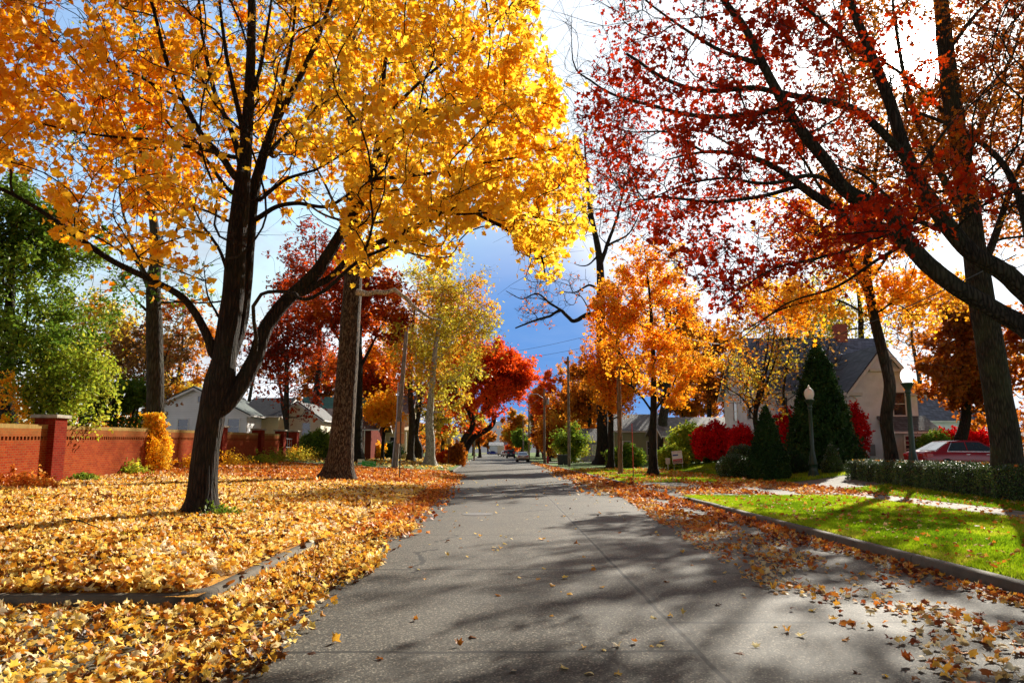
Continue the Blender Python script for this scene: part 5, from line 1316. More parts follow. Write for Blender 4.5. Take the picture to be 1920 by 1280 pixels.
# ------------------------------------------------------------------ houses
def siding(name, c, h=.16):
    t = NT(name); co = t.coord(); s = t.n('ShaderNodeSeparateXYZ'); t.l(co, s.inputs[0])
    f = t.math('FRACT', t.math('DIVIDE', s.outputs[2], h)); n = t.noise(co, 1.5, 5)
    col = t.ramp(n, [(.3, tuple(x * .9 for x in c)), (.7, tuple(min(1, x * 1.05) for x in c))])
    col = t.mix(t.math('MULTIPLY', t.math('LESS_THAN', f, .10), .45), col, tuple(x * .45 for x in c))
    return t.pbr(col, .6, t.bump(f, .5, .02), spec=.3)
def shingle(name, c, row=.16, bw=.3, varc=.35):
    t = NT(name); co = t.coord(); s = t.n('ShaderNodeSeparateXYZ'); t.l(co, s.inputs[0])
    cb = t.n('ShaderNodeCombineXYZ'); t.l(t.math('ADD', s.outputs[0], t.math('MULTIPLY', s.outputs[1], .35)), cb.inputs[0]); t.l(s.outputs[2], cb.inputs[1])
    b = t.n('ShaderNodeTexBrick'); t.l(cb.outputs[0], b.inputs['Vector']); b.inputs['Scale'].default_value = 1; b.inputs['Brick Width'].default_value = bw; b.inputs['Row Height'].default_value = row
    b.inputs['Mortar Size'].default_value = .012; b.inputs['Bias'].default_value = 0
    b.inputs['Color1'].default_value = tuple(x * (1 - varc) for x in c) + (1,); b.inputs['Color2'].default_value = tuple(min(1, x * (1 + varc)) for x in c) + (1,); b.inputs['Mortar'].default_value = tuple(x * .3 for x in c) + (1,)
    n = t.noise(co, 1.1, 5, .6)
    col = t.mix(t.ramp(n, [(.4, (0, 0, 0)), (.7, (.6, .6, .6))]), b.outputs['Color'], tuple(x * .55 for x in c))
    return t.pbr(col, .7, t.bump(t.math('SUBTRACT', 1.0, b.outputs['Fac']), .6, .02), spec=.4)
WHITEP = plain('trim_white', (.72, .72, .70), .55, var=.05)
GLASS = plain('window_glass', (.025, .03, .04), .08, spec=1.0)
STUCCO = plain('stucco_white', (.82, .86, .90), .85, var=.09, scale=2.0)
SLATE = shingle('slate_roof', (.22, .25, .34))
def window(root, face, u, z, w, h, P, panes=(1, 2), frame=WHITEP, blind=None, sill=True):
    """face: function (u, z, out) -> local point, plus outward axis; a framed recessed sash window"""
    def bx(m, u0, z0, w_, h_, o0, o1):
        c = P(face, u0, z0, (o0 + o1) / 2)
        m.box(c, (w_, abs(o1 - o0), h_) if face in '-y+y' else (abs(o1 - o0), w_, h_))
    m = MB(); f = .09
    bx(m, u, z + h / 2 + f / 2, w + 2 * f, f, -.02, .06); bx(m, u, z - h / 2 - f / 2, w + 2 * f, f, -.02, .075 if sill else .06)
    for s in (-1, 1): bx(m, u + s * (w / 2 + f / 2), z, f, h, -.02, .06)
    for i in range(1, panes[0]): bx(m, u - w / 2 + i * w / panes[0], z, .03, h, 0, .035)
    for i in range(1, panes[1]): bx(m, u, z - h / 2 + i * h / panes[1], w - .004, .045, 0, .038)
    fr = m.build('window', frame, root)
    m = MB(); bx(m, u, z, w, h, -.03, .015); m.build('pane', GLASS, fr)
    if blind:
        m = MB(); bx(m, u, z + h * .2, w * .96, h * .5, .016, .022); m.build('blind', blind, fr)
    return fr
def house(label, X, Y, w, d, he, rise, ridge, wallm, roofm, wins=(), rz=0.0, z0=None, over=.35, name='house', trim=WHITEP, chimney=None, gable=None, door=None):
    """gabled house; origin at the front left corner, x along the front, y to the back"""
    z0 = gz(X, Y) if z0 is None else z0
    root = thing(name, label, 'house', (X, Y, z0), rz)
    m = MB()
    if ridge == 'x':
        m.prism([(0, -2.2), (d, -2.2), (d, he), (d / 2, he + rise), (0, he)], 'x', 0, w)
    else:
        m.prism([(0, -2.2), (w, -2.2), (w, he), (w / 2, he + rise), (0, he)], 'y', 0, d)
    m.build('wall', wallm, root)
    span = d if ridge == 'x' else w; ln = w if ridge == 'x' else d
    k = rise / (span / 2); th = .16
    m = MB(); ze = he - over * k
    prof = [(-over, ze), (span / 2, he + rise), (span + over, ze), (span + over, ze + th), (span / 2, he + rise + th * 1.1), (-over, ze + th)]
    prof = [(a, b + .004) for a, b in prof]
    m.prism(prof, 'x' if ridge == 'x' else 'y', -over, ln + over)
    rf = m.build('roof', roofm, root)
    m = MB()
    for a0_ in (-over - .03, ln + over - .02):
        pr = [(-over - .02, ze - .16), (span / 2, he + rise - .16), (span + over + .02, ze - .16), (span + over + .02, ze + .03), (span / 2, he + rise + .03), (-over - .02, ze + .03)]
        m.prism(pr, 'x' if ridge == 'x' else 'y', a0_, a0_ + .05)
    # gutters
    for q in (-over - .06, span + over + .06):
        c = (ln / 2, q, ze + .05) if ridge == 'x' else (q, ln / 2, ze + .05)
        m.box(c, (ln + 2 * over, .11, .12) if ridge == 'x' else (.11, ln + 2 * over, .12))
    m.build('fascia', trim, root)
    def P(face, u, z, o):
        return {'-y': (u, -o, z), '+x': (w + o, u, z), '-x': (-o, u, z), '+y': (u, d + o, z)}[face]
    for q in wins: window(root, q[0], q[1], q[2], q[3], q[4], P, q[5] if len(q) > 5 else (1, 2), blind=(q[6] if len(q) > 6 else None))
    if door:
        m = MB(); m.box((door[0], -.03, 1.05), (.95, .06, 2.1)); dr = m.build('door', plain('door_' + str(int(X)), door[1], .5), root)
        MB().box((door[0] + .36, -.09, 1.0), (.05, .06, .12)).build('handle', plain('brass', (.5, .35, .1), .3, 1.0), dr)
    if chimney:
        cx_, cy_, ch, cw = chimney
        m = MB().box((cx_, cy_, he + rise * .5 + ch / 2 - .4), (cw, cw, ch + rise)); m.box((cx_, cy_, he + rise + ch - .45 ), (cw + .14, cw + .14, .16)); m.build('chimney', brickmat('chimney_brick', (.45, .10, .06), (.55, .16, .08), (.4, .3, .24)), rf)
    return root, P
# white two-storey house
hx = float(at(1421, 700, 54)[0])
root, P_ = house('white two-storey house with slate roof, brick chimney and a cross gable', hx, 54.0, 11.0, 8.6, 5.55, 4.1, 'x', STUCCO, SLATE,
    [('-y', 1.2, 1.6, .9, 1.5, (3, 2)), ('-y', 3.6, 1.6, .9, 1.5, (3, 2)), ('-y', 1.6, 4.2, .85, 1.3, (1, 2)), ('-y', 5.2, 4.2, .85, 1.3, (1, 2)), ('-x', 2.2, 4.1, .9, 1.5, (1, 2)), ('-x', 5.6, 4.1, .9, 1.5), ('-x', 2.2, 1.6, .9, 1.5), ('-x', 5.6, 1.6, .9, 1.5), ('-x', 4.3, 7.2, .7, 1.0)],
    over=.42)
z0h = root.location[2]
rel = lambda px, py, Y: at(px, py, Y) - np.array(root.location)
# cross gable wing, towards the street
wx0 = float(rel(1592, 700, 49.6)[0]); wx1 = float(rel(1716, 700, 49.6)[0]); ww = wx1 - wx0; wy0 = 49.6 - 54.0
m = MB(); heW, rsW = 5.15, 2.75
m.prism([(wx0, -.6), (wx1, -.6), (wx1, heW), ((wx0 + wx1) / 2, heW + rsW), (wx0, heW)], 'y', wy0, .3); m.build('wall', STUCCO, root)
k = rsW / (ww / 2); ov = .4; mid_ = (wx0 + wx1) / 2
m = MB(); m.prism([(wx0 - ov, heW - ov * k), (mid_, heW + rsW + .006), (wx1 + ov, heW - ov * k), (wx1 + ov, heW - ov * k + .18), (mid_, heW + rsW + .2), (wx0 - ov, heW - ov * k + .18)], 'y', wy0 - ov, 3.8); m.build('roof', shingle('slate_shaded', (.075, .075, .085)), root)  # wing roof: shade of its slope put into a darker slate colour
m = MB(); m.prism([(wx0 - ov - .02, heW - ov * k - .22), (mid_, heW + rsW - .24), (wx1 + ov + .02, heW - ov * k - .22), (wx1 + ov + .02, heW - ov * k + .06), (mid_, heW + rsW + .06), (wx0 - ov - .02, heW - ov * k + .06)], 'y', wy0 - ov - .06, wy0 - ov + .0)
m.box((mid_ + .4, wy0 - .16, heW + rsW - 1.55), (ww * .62, .34, .2))
m.box((wx0 + .1, wy0 - .16, heW - .42), (1.1, .36, .22)); m.box((wx1 - .1, wy0 - .16, heW - .42), (1.0, .36, .22)); m.build('fascia', WHITEP, root)
m = MB(); m.box((wx0 + .05, wy0 / 2 - .2, heW - .15), (.05, .2, .01)); 
m.tube([(wx0 - ov - .05, wy0 + .1, 4.95), (wx0 + .1, wy0 - .07, 4.6), (wx0 + .35, wy0 - .07, 4.45), (wx0 + .4, wy0 - .07, 4.0), (wx0 + .4, wy0 - .07, .2)], .055, 8); m.build('downspout', WHITEP, root)
Pw = lambda face, u, z, o: (wx0 + u, wy0 - o, z)
window(root, '-y', ww * .72, 4.1, .8, 1.5, Pw, (1, 2)); window(root, '-y', ww * .62, heW + rsW - 1.05, .3, .45, Pw, (1, 1))
# lean-to under the gable
lx0, lx1 = wx0 + 1.9, wx1 + .15; m = MB(); m.prism([(wy0 - 1.5, -.6), (wy0, -.6), (wy0, 3.0), (wy0 - 1.5, 2.2)], 'x', lx0, lx1); m.build('wall', plain('stucco_grey', (.46, .45, .43), .85), root)
m = MB(); m.prism([(wy0 - 1.85, 2.12), (wy0 - .003, 3.14), (wy0 - .003, 3.3), (wy0 - 1.85, 2.28)], 'x', lx0 - .25, lx1 + .25); m.build('roof', shingle('slate_porch', (.15, .155, .175)), root)
m = MB(); m.box(((lx0 + lx1) / 2, wy0 - 1.88, 2.16), (lx1 - lx0 + .5, .06, .14)); m.build('fascia', WHITEP, root)
Pl = lambda face, u, z, o: (lx0 + u, wy0 - 1.5 - o, z)
window(root, '-y', (lx1 - lx0) * .5, 1.25, 1.25, 1.35, Pl, (5, 5))
m = MB(); m.box((wx0 + 1.15, wy0 - .12, 1.05), (.35, .2, .75), bev=.03); m.build('meter_box', plain('meter_grey', (.22, .23, .24), .5), root)
m = MB(); cxx_ = float(rel(1575, 640, 58.4)[0]); m.box((cxx_, 4.3, 9.35), (.8, .8, 2.6)); m.box((cxx_, 4.3, 10.72), (.92, .92, .16)); m.box((cxx_, 4.3, 10.86), (.78, .78, .12))
m.build('chimney', brickmat('chimney_brick', (.42, .08, .05), (.50, .13, .07), (.32, .22, .18)), root)
# rear wing seen at the right of the gable
house('slate-roofed garage wing beyond the rust tree', float(at(1720, 700, 62)[0]), 62.0, 5, 6, 3.6, 2.2, 'x', STUCCO, SLATE, [('-y', 2.5, 2.0, 1, 1.2)], name='garage')
# small white outbuilding between the red bushes
house('small white outbuilding with a brown roof between the red bushes', float(at(1365, 800, 60)[0]), 60.0, 2.7, 3, 2.35, .8, 'y', STUCCO, shingle('brown_shingle', (.16, .12, .10)), [], name='shed', over=.3)
# tan and pale yellow houses across the street
house('tan low house with a grey hip-like roof behind the striped sign', float(at(1249, 800, 74)[0]), 74.0, 10, 8, 2.6, 1.7, 'x', siding('tan_siding', (.50, .29, .15)), shingle('grey_shingle', (.26, .26, .25)),
      [('-y', 1.5, 1.45, .5, 1.3), ('-y', 4.2, 1.35, .7, 1.2), ('-y', 7.2, 1.4, 1.2, 1.2)], over=.6)
house('pale yellow-green house behind the orange maple', float(at(1152, 800, 82)[0]), 82.0, 5.4, 8, 3.6, 1.8, 'x', siding('sage_siding', (.42, .42, .24)), shingle('grey_shingle2', (.2, .2, .2)), [('-y', 1.3, 1.7, .7, 1.4), ('-y', 3.9, 1.7, .7, 1.4)], over=.4)
house('grey-blue house behind the great oak trunk', float(at(1098, 800, 104)[0]), 104.0, 5.5, 7, 2.8, 1.6, 'x', siding('blue_siding', (.30, .33, .36)), shingle('grey_shingle3', (.16, .15, .15)), [('-y', 1.3, 1.5, .8, 1.3)], over=.4, door=(3.4, (.3, .05, .04)))
# left side: white gabled house, its cream wing, and the ones further on
WSID = siding('white_siding', (.86, .87, .88))
lx = float(at(262, 800, 66)[0]); lxe = float(at(462, 800, 66)[0])
house('white clapboard house with blue-white framed windows behind the brick wall', lx, 66.0, lxe - lx, 9, 2.75, 2.25, 'y', WSID, shingle('dark_green_roof', (.06, .085, .075)),
      [('-y', (lxe - lx) * .405, 1.65, .85, 1.25), ('-y', (lxe - lx) * .88, 1.65, .95, 1.3), ('-y', (lxe - lx) * .55, 4.05, .35, .5, (1, 1))], over=.45, z0=2.0)
x1 = float(at(455, 800, 70)[0]); x2 = float(at(522, 800, 70)[0])
house('cream clapboard wing under a black roof beside the white house', x1, 70.0, x2 - x1, 8, 2.8, 1.75, 'x', siding('cream_siding', (.66, .58, .34)), shingle('black_roof', (.028, .03, .038)),
      [('-y', .8, 1.75, .45, 1.1), ('-y', 1.4, 1.75, .45, 1.1)], over=.4, z0=2.0)
x1 = float(at(512, 800, 73)[0])
house('cream gable-fronted house behind the many-stemmed tree', x1, 73.0, 4.6, 8, 2.6, 1.6, 'y', siding('cream_siding2', (.84, .78, .60)), shingle('black_roof2', (.04, .04, .045)), [('-y', 1.2, 1.6, .7, 1.2), ('-y', 3.2, 1.6, .7, 1.2)], over=.3, z0=2.0)
x1 = float(at(560, 800, 78)[0])
root, _ = house('brick ranch house with brown roof and white porch posts', x1, 78.0, 7.5, 8, 2.5, 1.9, 'x', brickmat('ranch_brick', (.13, .018, .010), (.18, .03, .016), (.15, .1, .07)), shingle('brown_roof', (.14, .10, .095)), [('-y', 3.1, 1.4, .8, 1.3), ('-y', 5.5, 1.4, .9, 1.3)], over=.9, door=(1.8, (.6, .6, .58)), z0=1.55)
for i in range(6): MB().box((.2 + i * 1.35, -.75, 1.1), (.11, .11, 2.75)).build('porch_post', WHITEP, root)
x1 = float(at(556, 800, 92)[0])
house('tall house with a turquoise roof behind the brick ranch', x1, 92.0, 8, 8.5, 4.3, 3.0, 'x', siding('pale_siding', (.6, .6, .55)), shingle('turquoise_roof', (.10, .36, .33), .3, .9, .15), [('-y', 3.0, 3.4, .8, 1.2)], over=.4)
x1 = float(at(686, 800, 90)[0])
root, _ = house('cream porch house with slim white columns', x1, 90.0, 5.2, 8, 5.2, 2.2, 'x', siding('cream_siding3', (.66, .58, .38)), shingle('grey_roof4', (.2, .19, .18)), [('-y', 1.3, 4.4, .9, 1.2), ('-y', 3.2, 4.4, .9, 1.2), ('-y', 1.4, 1.6, .9, 1.4), ('-y', 3.4, 1.6, .9, 1.4)])
m = MB(); m.prism([(-2.3, 2.95), (-.01, 3.5), (-.01, 3.62), (-2.3, 3.1)], 'x', -.2, 5.4); m.build('porch_roof', plain('porch_roof_cream', (.62, .55, .36), .7), root)
m = MB(); m.box((2.6, -1.1, .25), (5.2, 2.1, .5)); m.build('porch_floor', plain('porch_wood', (.5, .42, .28), .7), root)
for i in range(5): MB().box((.15 + i * 1.22, -2.05, 1.72), (.17, .17, 2.45)).build('porch_post', WHITEP, root)
# end of the street
x1 = float(at(918, 840, 300)[0])
house('white garage-like building closing the end of the road', x1, 300.0, 5.2, 8, 3.4, 1.2, 'x', siding('end_white', (.75, .78, .82)), shingle('end_roof', (.3, .3, .32)), [], z0=0.1, name='garage')
house('cream house with a pale roof at the end of the road', x1 + 6.0, 305.0, 10, 9, 3.4, 3.4, 'x', siding('end_cream', (.62, .58, .48)), shingle('end_roof2', (.36, .37, .40)), [('-y', 2, 1.7, 1.2, 1.6), ('-y', 5, 1.7, 1.2, 1.6)], z0=0.1)
house('small white-gabled house beyond the box truck', x1 + 8.5, 280.0, 4.5, 7, 3.2, 2.2, 'y', siding('end_white2', (.7, .72, .75)), shingle('end_roof3', (.25, .25, .28)), [('-y', 1.2, 1.7, 1.0, 1.5), ('-y', 3.2, 1.7, 1.0, 1.5)], z0=0.1)
# wooded hill closing the distance
rngB = np.random.default_rng(300)
xs = np.linspace(-900, 900, 61); ys_ = np.linspace(520, 1300, 20); X, Y = np.meshgrid(xs, ys_)
Z = 42 * sstep((Y - 520) / 500) * (.8 + .25 * np.sin(X * .006 + 1) + .12 * np.sin(X * .021)) - 2
V = np.stack([X, Y, Z], -1).reshape(-1, 3); i = np.arange(60)[None]; j = np.arange(19)[:, None] * 61
o_ = link('hill', np_mesh('hill', V, np.stack([i + j, i + j + 1, i + j + 62, i + j + 61], -1).reshape(-1, 4)), soilmat('hill_wood_hazed', [(.3, (.02, .028, .045)), (.6, (.045, .05, .075)), (.8, (.08, .06, .06))], .02, .25), None, True); tag(o_, kind='structure')  # bluish wood colour stands in for distance haze
# far woods behind the houses: one mass nobody could count
n = 26000; X = np.concatenate([rngB.uniform(-190, -14, n // 2), rngB.uniform(12, 190, n // 2)]); Y = rngB.uniform(165, 230, n)
hgt_ = (9 + 3.2 * np.sin(X * .11) + 2.0 * np.sin(X * .31 + 2)); Z = rngB.random(n) ** .8 * hgt_
P = np.stack([X, Y, Z + .3], -1); tint = np.clip(.5 + .35 * np.sin(X * .17 + Y * .05) + rngB.normal(0, .2, n), 0, 1)
o_ = link('woods', leaf_mesh('woods', P, rngB.normal(0, 1, (n, 3)) + (0, -.6, .4), 1.1, 'clump', tint, rngB), LM('rust')); tag(o_, 'rust and brown far woods behind the houses', 'woods', None, 'stuff')

# ------------------------------------------------------------------ poles, wires, lamps
WOODG = barkmat('pole_wood_grey', (.16, .13, .10), (.34, .29, .23), .8)
WOODB = barkmat('pole_wood_brown', (.13, .08, .045), (.32, .21, .12), .8)
STEEL = plain('galvanised', (.35, .36, .37), .45, .7)
poles = {}
def pole(label, px, Y, pytop, r, mat=WOODG, lean=0.0, arm=None, cross=False, can=False, base=None):
    x, y, z = spot(px, Y); h = float(at(px, pytop, Y)[2]) - z
    root = thing('utility_pole', label, 'utility pole', (x, y, z), group='utility poles')
    MB().tube([(0, 0, -.2), (lean * .5, 0, h * .5), (lean, 0, h)], [r, r * .85, r * .68], 12).build('pole', mat, root, True)
    if arm:
        m = MB(); m.tube([(lean, 0, h * arm[0]), (lean - arm[1] * .4, 0, h * arm[0] + .55), (lean - arm[1], 0, h * arm[0] + .6)], .045, 8); a = m.build('lamp_arm', STEEL, root, True)
        MB().box((lean - arm[1] - .3, 0, h * arm[0] + .58), (.7, .26, .14), bev=.05).build('lamp_head', plain('lamp_grey', (.5, .5, .5), .5), a)
    if cross:
        m = MB(); m.box((lean, -.12, h - .5), (2.2, .1, .11)); m.build('crossarm', WOODG, root)
    if can:
        MB().lathe([(.2, 0), (.24, .08), (.24, .75), (.2, .82)], (lean + .35, 0, h * .78), 12).build('transformer', STEEL, root, True)
    MB().box((r * .9, -r * .3, 1.7), (.03, .1, .5)).build('number_plate', plain('plate_white', (.6, .6, .6), .5), root)
    poles[label] = np.array((x + lean, y, z + h)); return root
p1 = pole('leaning grey utility pole with a metal conduit beside the verge', 741, 55, 622, .20, WOODG, .62)
MB().tube([(-.23, -.05, 0), (.06, -.05, 3.6), (.12, -.05, 6.2)], .05, 8).build('conduit', STEEL, p1, True)
pole('smooth brown wooden pole in front of the orange maple', 1163, 46.5, 560, .155, WOODB)
pole('weathered utility pole with a charred foot beside the driveway', 1067, 70, 668, .14, WOODG, can=False)
pole('utility pole carrying a curved street-light arm near the hydrant', 1021, 88, 728, .15, WOODG, arm=(.86, 2.0), can=True)
pole('slim utility pole behind the silver sedan', 992, 118, 756, .14, WOODG)
pole('distant utility pole behind the blue van', 981, 150, 780, .15, WOODG)
pole('far utility pole on the grassy side beyond the red maple', 889, 120, 775, .15, WOODG, cross=True)
def wire(label, a, b, sag, r=.012, mids=14):
    a, b = np.array(a), np.array(b); pts = [tuple(a + (b - a) * t + (0, 0, -sag * 4 * t * (1 - t))) for t in np.linspace(0, 1, mids)]
    o = MB().tube(pts, r, 5, False).build('overhead_wire', plain('wire_black', (.02, .02, .02), .6)); tag(o, label, 'wire', 'overhead wires')
K = list(poles.values())
wire('upper wire crossing the blue sky gap to the pole by the oak', at(925, 588 + 76, 86), at(1145, 618, 70) , .25, .016)
wire('second wire just below it across the sky gap', at(900, 680, 86), at(1145, 640, 70), .3, .016)
wire('wire from the red maple side to the street-light pole', at(900, 716, 100), K[2] - (0, 0, 1.6), .35, .018)
wire('wire between the two grey poles along the pavement', K[2] - (0, 0, .4), K[3] - (0, 0, .3), .3, .016)
wire('wire from the street-light pole to the slim pole', K[3] - (0, 0, .4), K[4] - (0, 0, .3), .3, .018)
wire('service wire running from the brown pole past the maple to the white house', K[1] - (0, 0, 1.0), at(1400, 648, 54), .5, .014)
wire('pale cable sloping down across the white gable', at(1560, 640, 50), at(1800, 690, 40), .2, .012)
wire('thick cable descending through the oak limbs towards the house', at(1905, 478, 17), at(1350, 662, 52), .9, .016)

GREENM = plain('post_green', (.005, .028, .014), .42, 0.0, spec=.5)
t = NT('lamp_globe_glass'); GLOBE = t.pbr((.80, .78, .70), .35, Transmission_Weight=0.0, Subsurface_Weight=0.4)
t = NT('lamp_globe_lit'); GLOBEL = t.pbr((.85, .85, .82), .3, Emission_Color=(1.0, .97, .9, 1), Emission_Strength=1.6)
def lamp(label, px, Y, pyt, glob, mat):
    x, y, z = spot(px, Y); H = float(at(px, pyt, Y)[2]) - z
    root = thing('street_lamp', label, 'street lamp', (x, y, z), group='green globe lamps')
    s_ = glob; hp = H - .72
    MB().lathe([(.26, -.05), (.26, .12), (.21, .18), (.2, .5), (.235, .56), (.2, .64), (.15, .95), (.125, 1.05), (.11, 1.2)], k=16).build('base', GREENM, root, True)
    MB().lathe([(.105, 1.15), (.095, hp * .5), (.08, hp - .55), (.10, hp - .5), (.08, hp - .42)], k=14).build('post', GREENM, root, True)
    MB().lathe([(.08, hp - .45), (.12, hp - .38), (.10, hp - .28), (.2, hp - .1), (.24, hp - .04), (.24, hp), (.17, hp + .02)], k=16).build('collar', GREENM, root, True)
    MB().lathe([(.13, hp), (.17, hp + .06), (.215, hp + .17), (.235, hp + .29), (.22, hp + .40), (.17, hp + .50), (.10, hp + .56), (.055, hp + .59), (.07, hp + .64), (.045, hp + .69), (0.005, hp + .72)], k=20).build('globe', mat, root, True)
    return root
lamp('tall green lamp post with a glowing white globe behind the long hedge', 1712, 29.5, 684, .38, GLOBEL)
lamp('green lamp post with an unlit cream globe in front of the large evergreen', 1524, 37.0, 722, .38, GLOBE)
LB_ = None

# ------------------------------------------------------------------ signs
SB = plain('sign_back_tan', (.42, .22, .09), .5, .0, var=.08)
x, y, z = spot(750, 36); root = thing('road_sign', 'pair of tan sign plates seen from behind on a thin post', 'road sign', (x, y, z))
MB().box((0, 0, 1.45), (.055, .03, 3.0)).build('post', plain('post_dark', (.05, .045, .04), .6, .3), root)
for a, b in ((2.52, .52), (1.98, .5)): MB().box((.0, .03, a), (.36, .012, b), bev=.003).build('sign_plate', SB, root)
x, y, z = spot(841, 74); root = thing('road_sign', 'small yellowish sign on a thin post under the red maple', 'road sign', (x, y, z))
MB().box((0, 0, 1.2), (.05, .03, 2.5)).build('post', plain('post_dark', (.05, .045, .04), .6), root); MB().box((0, .03, 2.35), (.4, .012, .6)).build('sign_plate', plain('sign_yel', (.6, .42, .14), .5), root)
def textobj(body, size, loc, mat, parent, name='lettering', rot=(math.pi / 2, 0, 0)):
    cu = bpy.data.curves.new(name, 'FONT'); cu.body = body; cu.size = size; cu.align_x = 'CENTER'; cu.align_y = 'CENTER'; cu.extrude = .002
    o = bpy.data.objects.new(name, cu); COL.objects.link(o); o.location = loc; o.rotation_euler = rot; o.parent = parent; cu.materials.append(mat); return o
SW = plain('sign_white', (.75, .76, .76), .5, var=.04); SG = plain('sign_green', (.01, .42, .05), .5, var=.05); ST = plain('sign_teal', (.03, .33, .36), .5, var=.05)
SR = plain('sign_red', (.62, .03, .05), .5, var=.05); SBL = plain('sign_blue', (.02, .04, .28), .5, var=.05); SMR = plain('sign_maroon', (.22, .015, .03), .5, var=.1)
def marks(root, rows, mat, y=-.02):
    """rows of small letter-like strokes: (x0, x1, z, height, count)"""
    m = MB(); r = random.Random(4)
    for x0, x1, z, h, n in rows:
        w = (x1 - x0) / n
        for i in range(n):
            cx_ = x0 + (i + .5) * w; hh = h * r.uniform(.7, 1)
            m.box((cx_ - w * .2, y, z), (w * .22, .006, hh)); m.box((cx_ + w * .1, y, z + (hh / 2 - h * .1) * r.choice((-1, 1))), (w * .45, .005, h * .2))
    return m.build('lettering', mat, root)
x, y, z = spot(677, 50); root = thing('yard_sign', 'white and teal yard sign at the edge of the lawn', 'yard sign', (x, y, z + .42), -.05)
MB().box((0, 0, .0), (.44, .012, .34)).build('panel', SW, root); MB().box((0, -.009, -.09), (.41, .006, .13)).build('stripe', ST, root); marks(root, [(-.18, .2, .08, .1, 6)], ST, -.011)
m = MB(); [m.box((s_, .0, -.3), (.012, .008, .5)) for s_ in (-.16, .16)]; m.build('stake', STEEL, root)
x, y, z = spot(692, 49); root = thing('yard_sign', 'green yard sign with pale lettering beside the white and teal one', 'yard sign', (x, y, z + .37), -.05)
root.rotation_euler = (0, .09, -.05)
MB().box((0, 0, .0), (.92, .012, .36)).build('panel', SG, root); marks(root, [(-.38, .24, .12, .06, 12), (-.22, .08, -.03, .06, 7), (.3, .42, .08, .09, 1), (.24, .44, -.1, .05, 5)], SW, -.009)
m = MB(); [m.box((s_, .0, -.35), (.012, .008, .5)) for s_ in (-.3, .3)]; m.build('stake', STEEL, root)
x, y, z = spot(1270, 55); root = thing('yard_sign', 'white yard sign with red, blue and maroon bands near the orange maple', 'yard sign', (x, y, z + .98), -.1)
root.rotation_euler = (0, -.09, -.1)
MB().box((0, 0, .0), (.74, .014, .92)).build('panel', SW, root)
marks(root, [(-.3, -.06, .36, .1, 4), (.0, .3, .36, .1, 6)], SR, -.011)
MB().box((-.12, -.011, .16), (.4, .007, .1)).build('stripe', SBL, root); MB().box((0, -.011, -.17), (.68, .007, .09)).build('stripe', SR, root); MB().box((0, -.011, -.33), (.68, .007, .2)).build('stripe', SMR, root)
marks(root, [(-.3, .3, -.33, .1, 9), (-.2, .22, .03, .08, 7)], SW, -.017)
m = MB(); [m.box((s_, .0, -.6), (.02, .012, .9)) for s_ in (-.3, .3)]; m.build('stake', WHITEP, root)
x, y, z = spot(1252, 54); root = thing('info_box', 'small grey flyer box on a stake beside the striped yard sign', 'flyer box', (x, y, z)); MB().box((0, 0, .72), (.3, .12, .42), bev=.015).build('box', plain('box_grey', (.45, .42, .38), .5), root); MB().box((0, 0, .25), (.03, .03, .7)).build('stake', WHITEP, root)
x, y, z = spot(1187, 43); root = thing('marker_rod', 'thin red marker rod in the grass by the brown pole', 'marker rod', (x, y, z)); MB().tube([(0, 0, .35), (-.02, 0, 3.0)], .022, 8).build('rod', plain('rod_red', (.62, .05, .02), .5), root); MB().tube([(0, 0, -.1), (0, 0, .36)], .03, 8).build('foot', plain('rod_foot', (.1, .09, .08), .6), root)
x, y, z = spot(1027, 87); root = thing('fire_hydrant', 'red fire hydrant beside the street-light pole', 'fire hydrant', (x, y, z)); HR = plain('hydrant_red', (.5, .02, .02), .4)
MB().lathe([(.2, 0), (.2, .06), (.13, .08), (.13, .6), (.17, .62), (.17, .66), (.12, .72), (.07, .84), (.03, .9)], k=14).build('barrel', HR, root, True)
for s_ in (-1, 1): MB().tube([(s_ * .1, 0, .45), (s_ * .24, 0, .45)], .06, 10).build('nozzle', HR, root, True)
for px, lab in ((1051, 'dark green wheeled bin by the weathered pole'), (1062, 'second dark bin against the weathered pole')):
    x, y, z = spot(px, 74); root = thing('refuse_bin', lab, 'bin', (x, y, z)); G_ = plain('bin_green', (.015, .03, .02), .5)
    m = MB(); m.prism([(-.25, .05), (.25, .05), (.31, 1.0), (-.31, 1.0)], 'y', -.3, .3); m.build('body', G_, root); MB().box((0, 0, 1.04), (.66, .66, .07), bev=.02).build('lid', G_, root)
x, y, z = spot(750, 92)
for i, (dx, lab) in enumerate(((-.55, 'smaller blue-grey covered heap on the lawn'), (.55, 'larger blue-grey covered heap on the lawn'))):
    o_ = MB().lathe([(.5 + .1 * i, 0), (.55 + .1 * i, .3), (.4, .72), (.12, .95)], k=14).build('covered_heap', plain('tarp', (.14, .17, .3), .6), None, True); o_.location = (x + dx * 1.3, y, z); tag(o_, lab, 'covered heap')
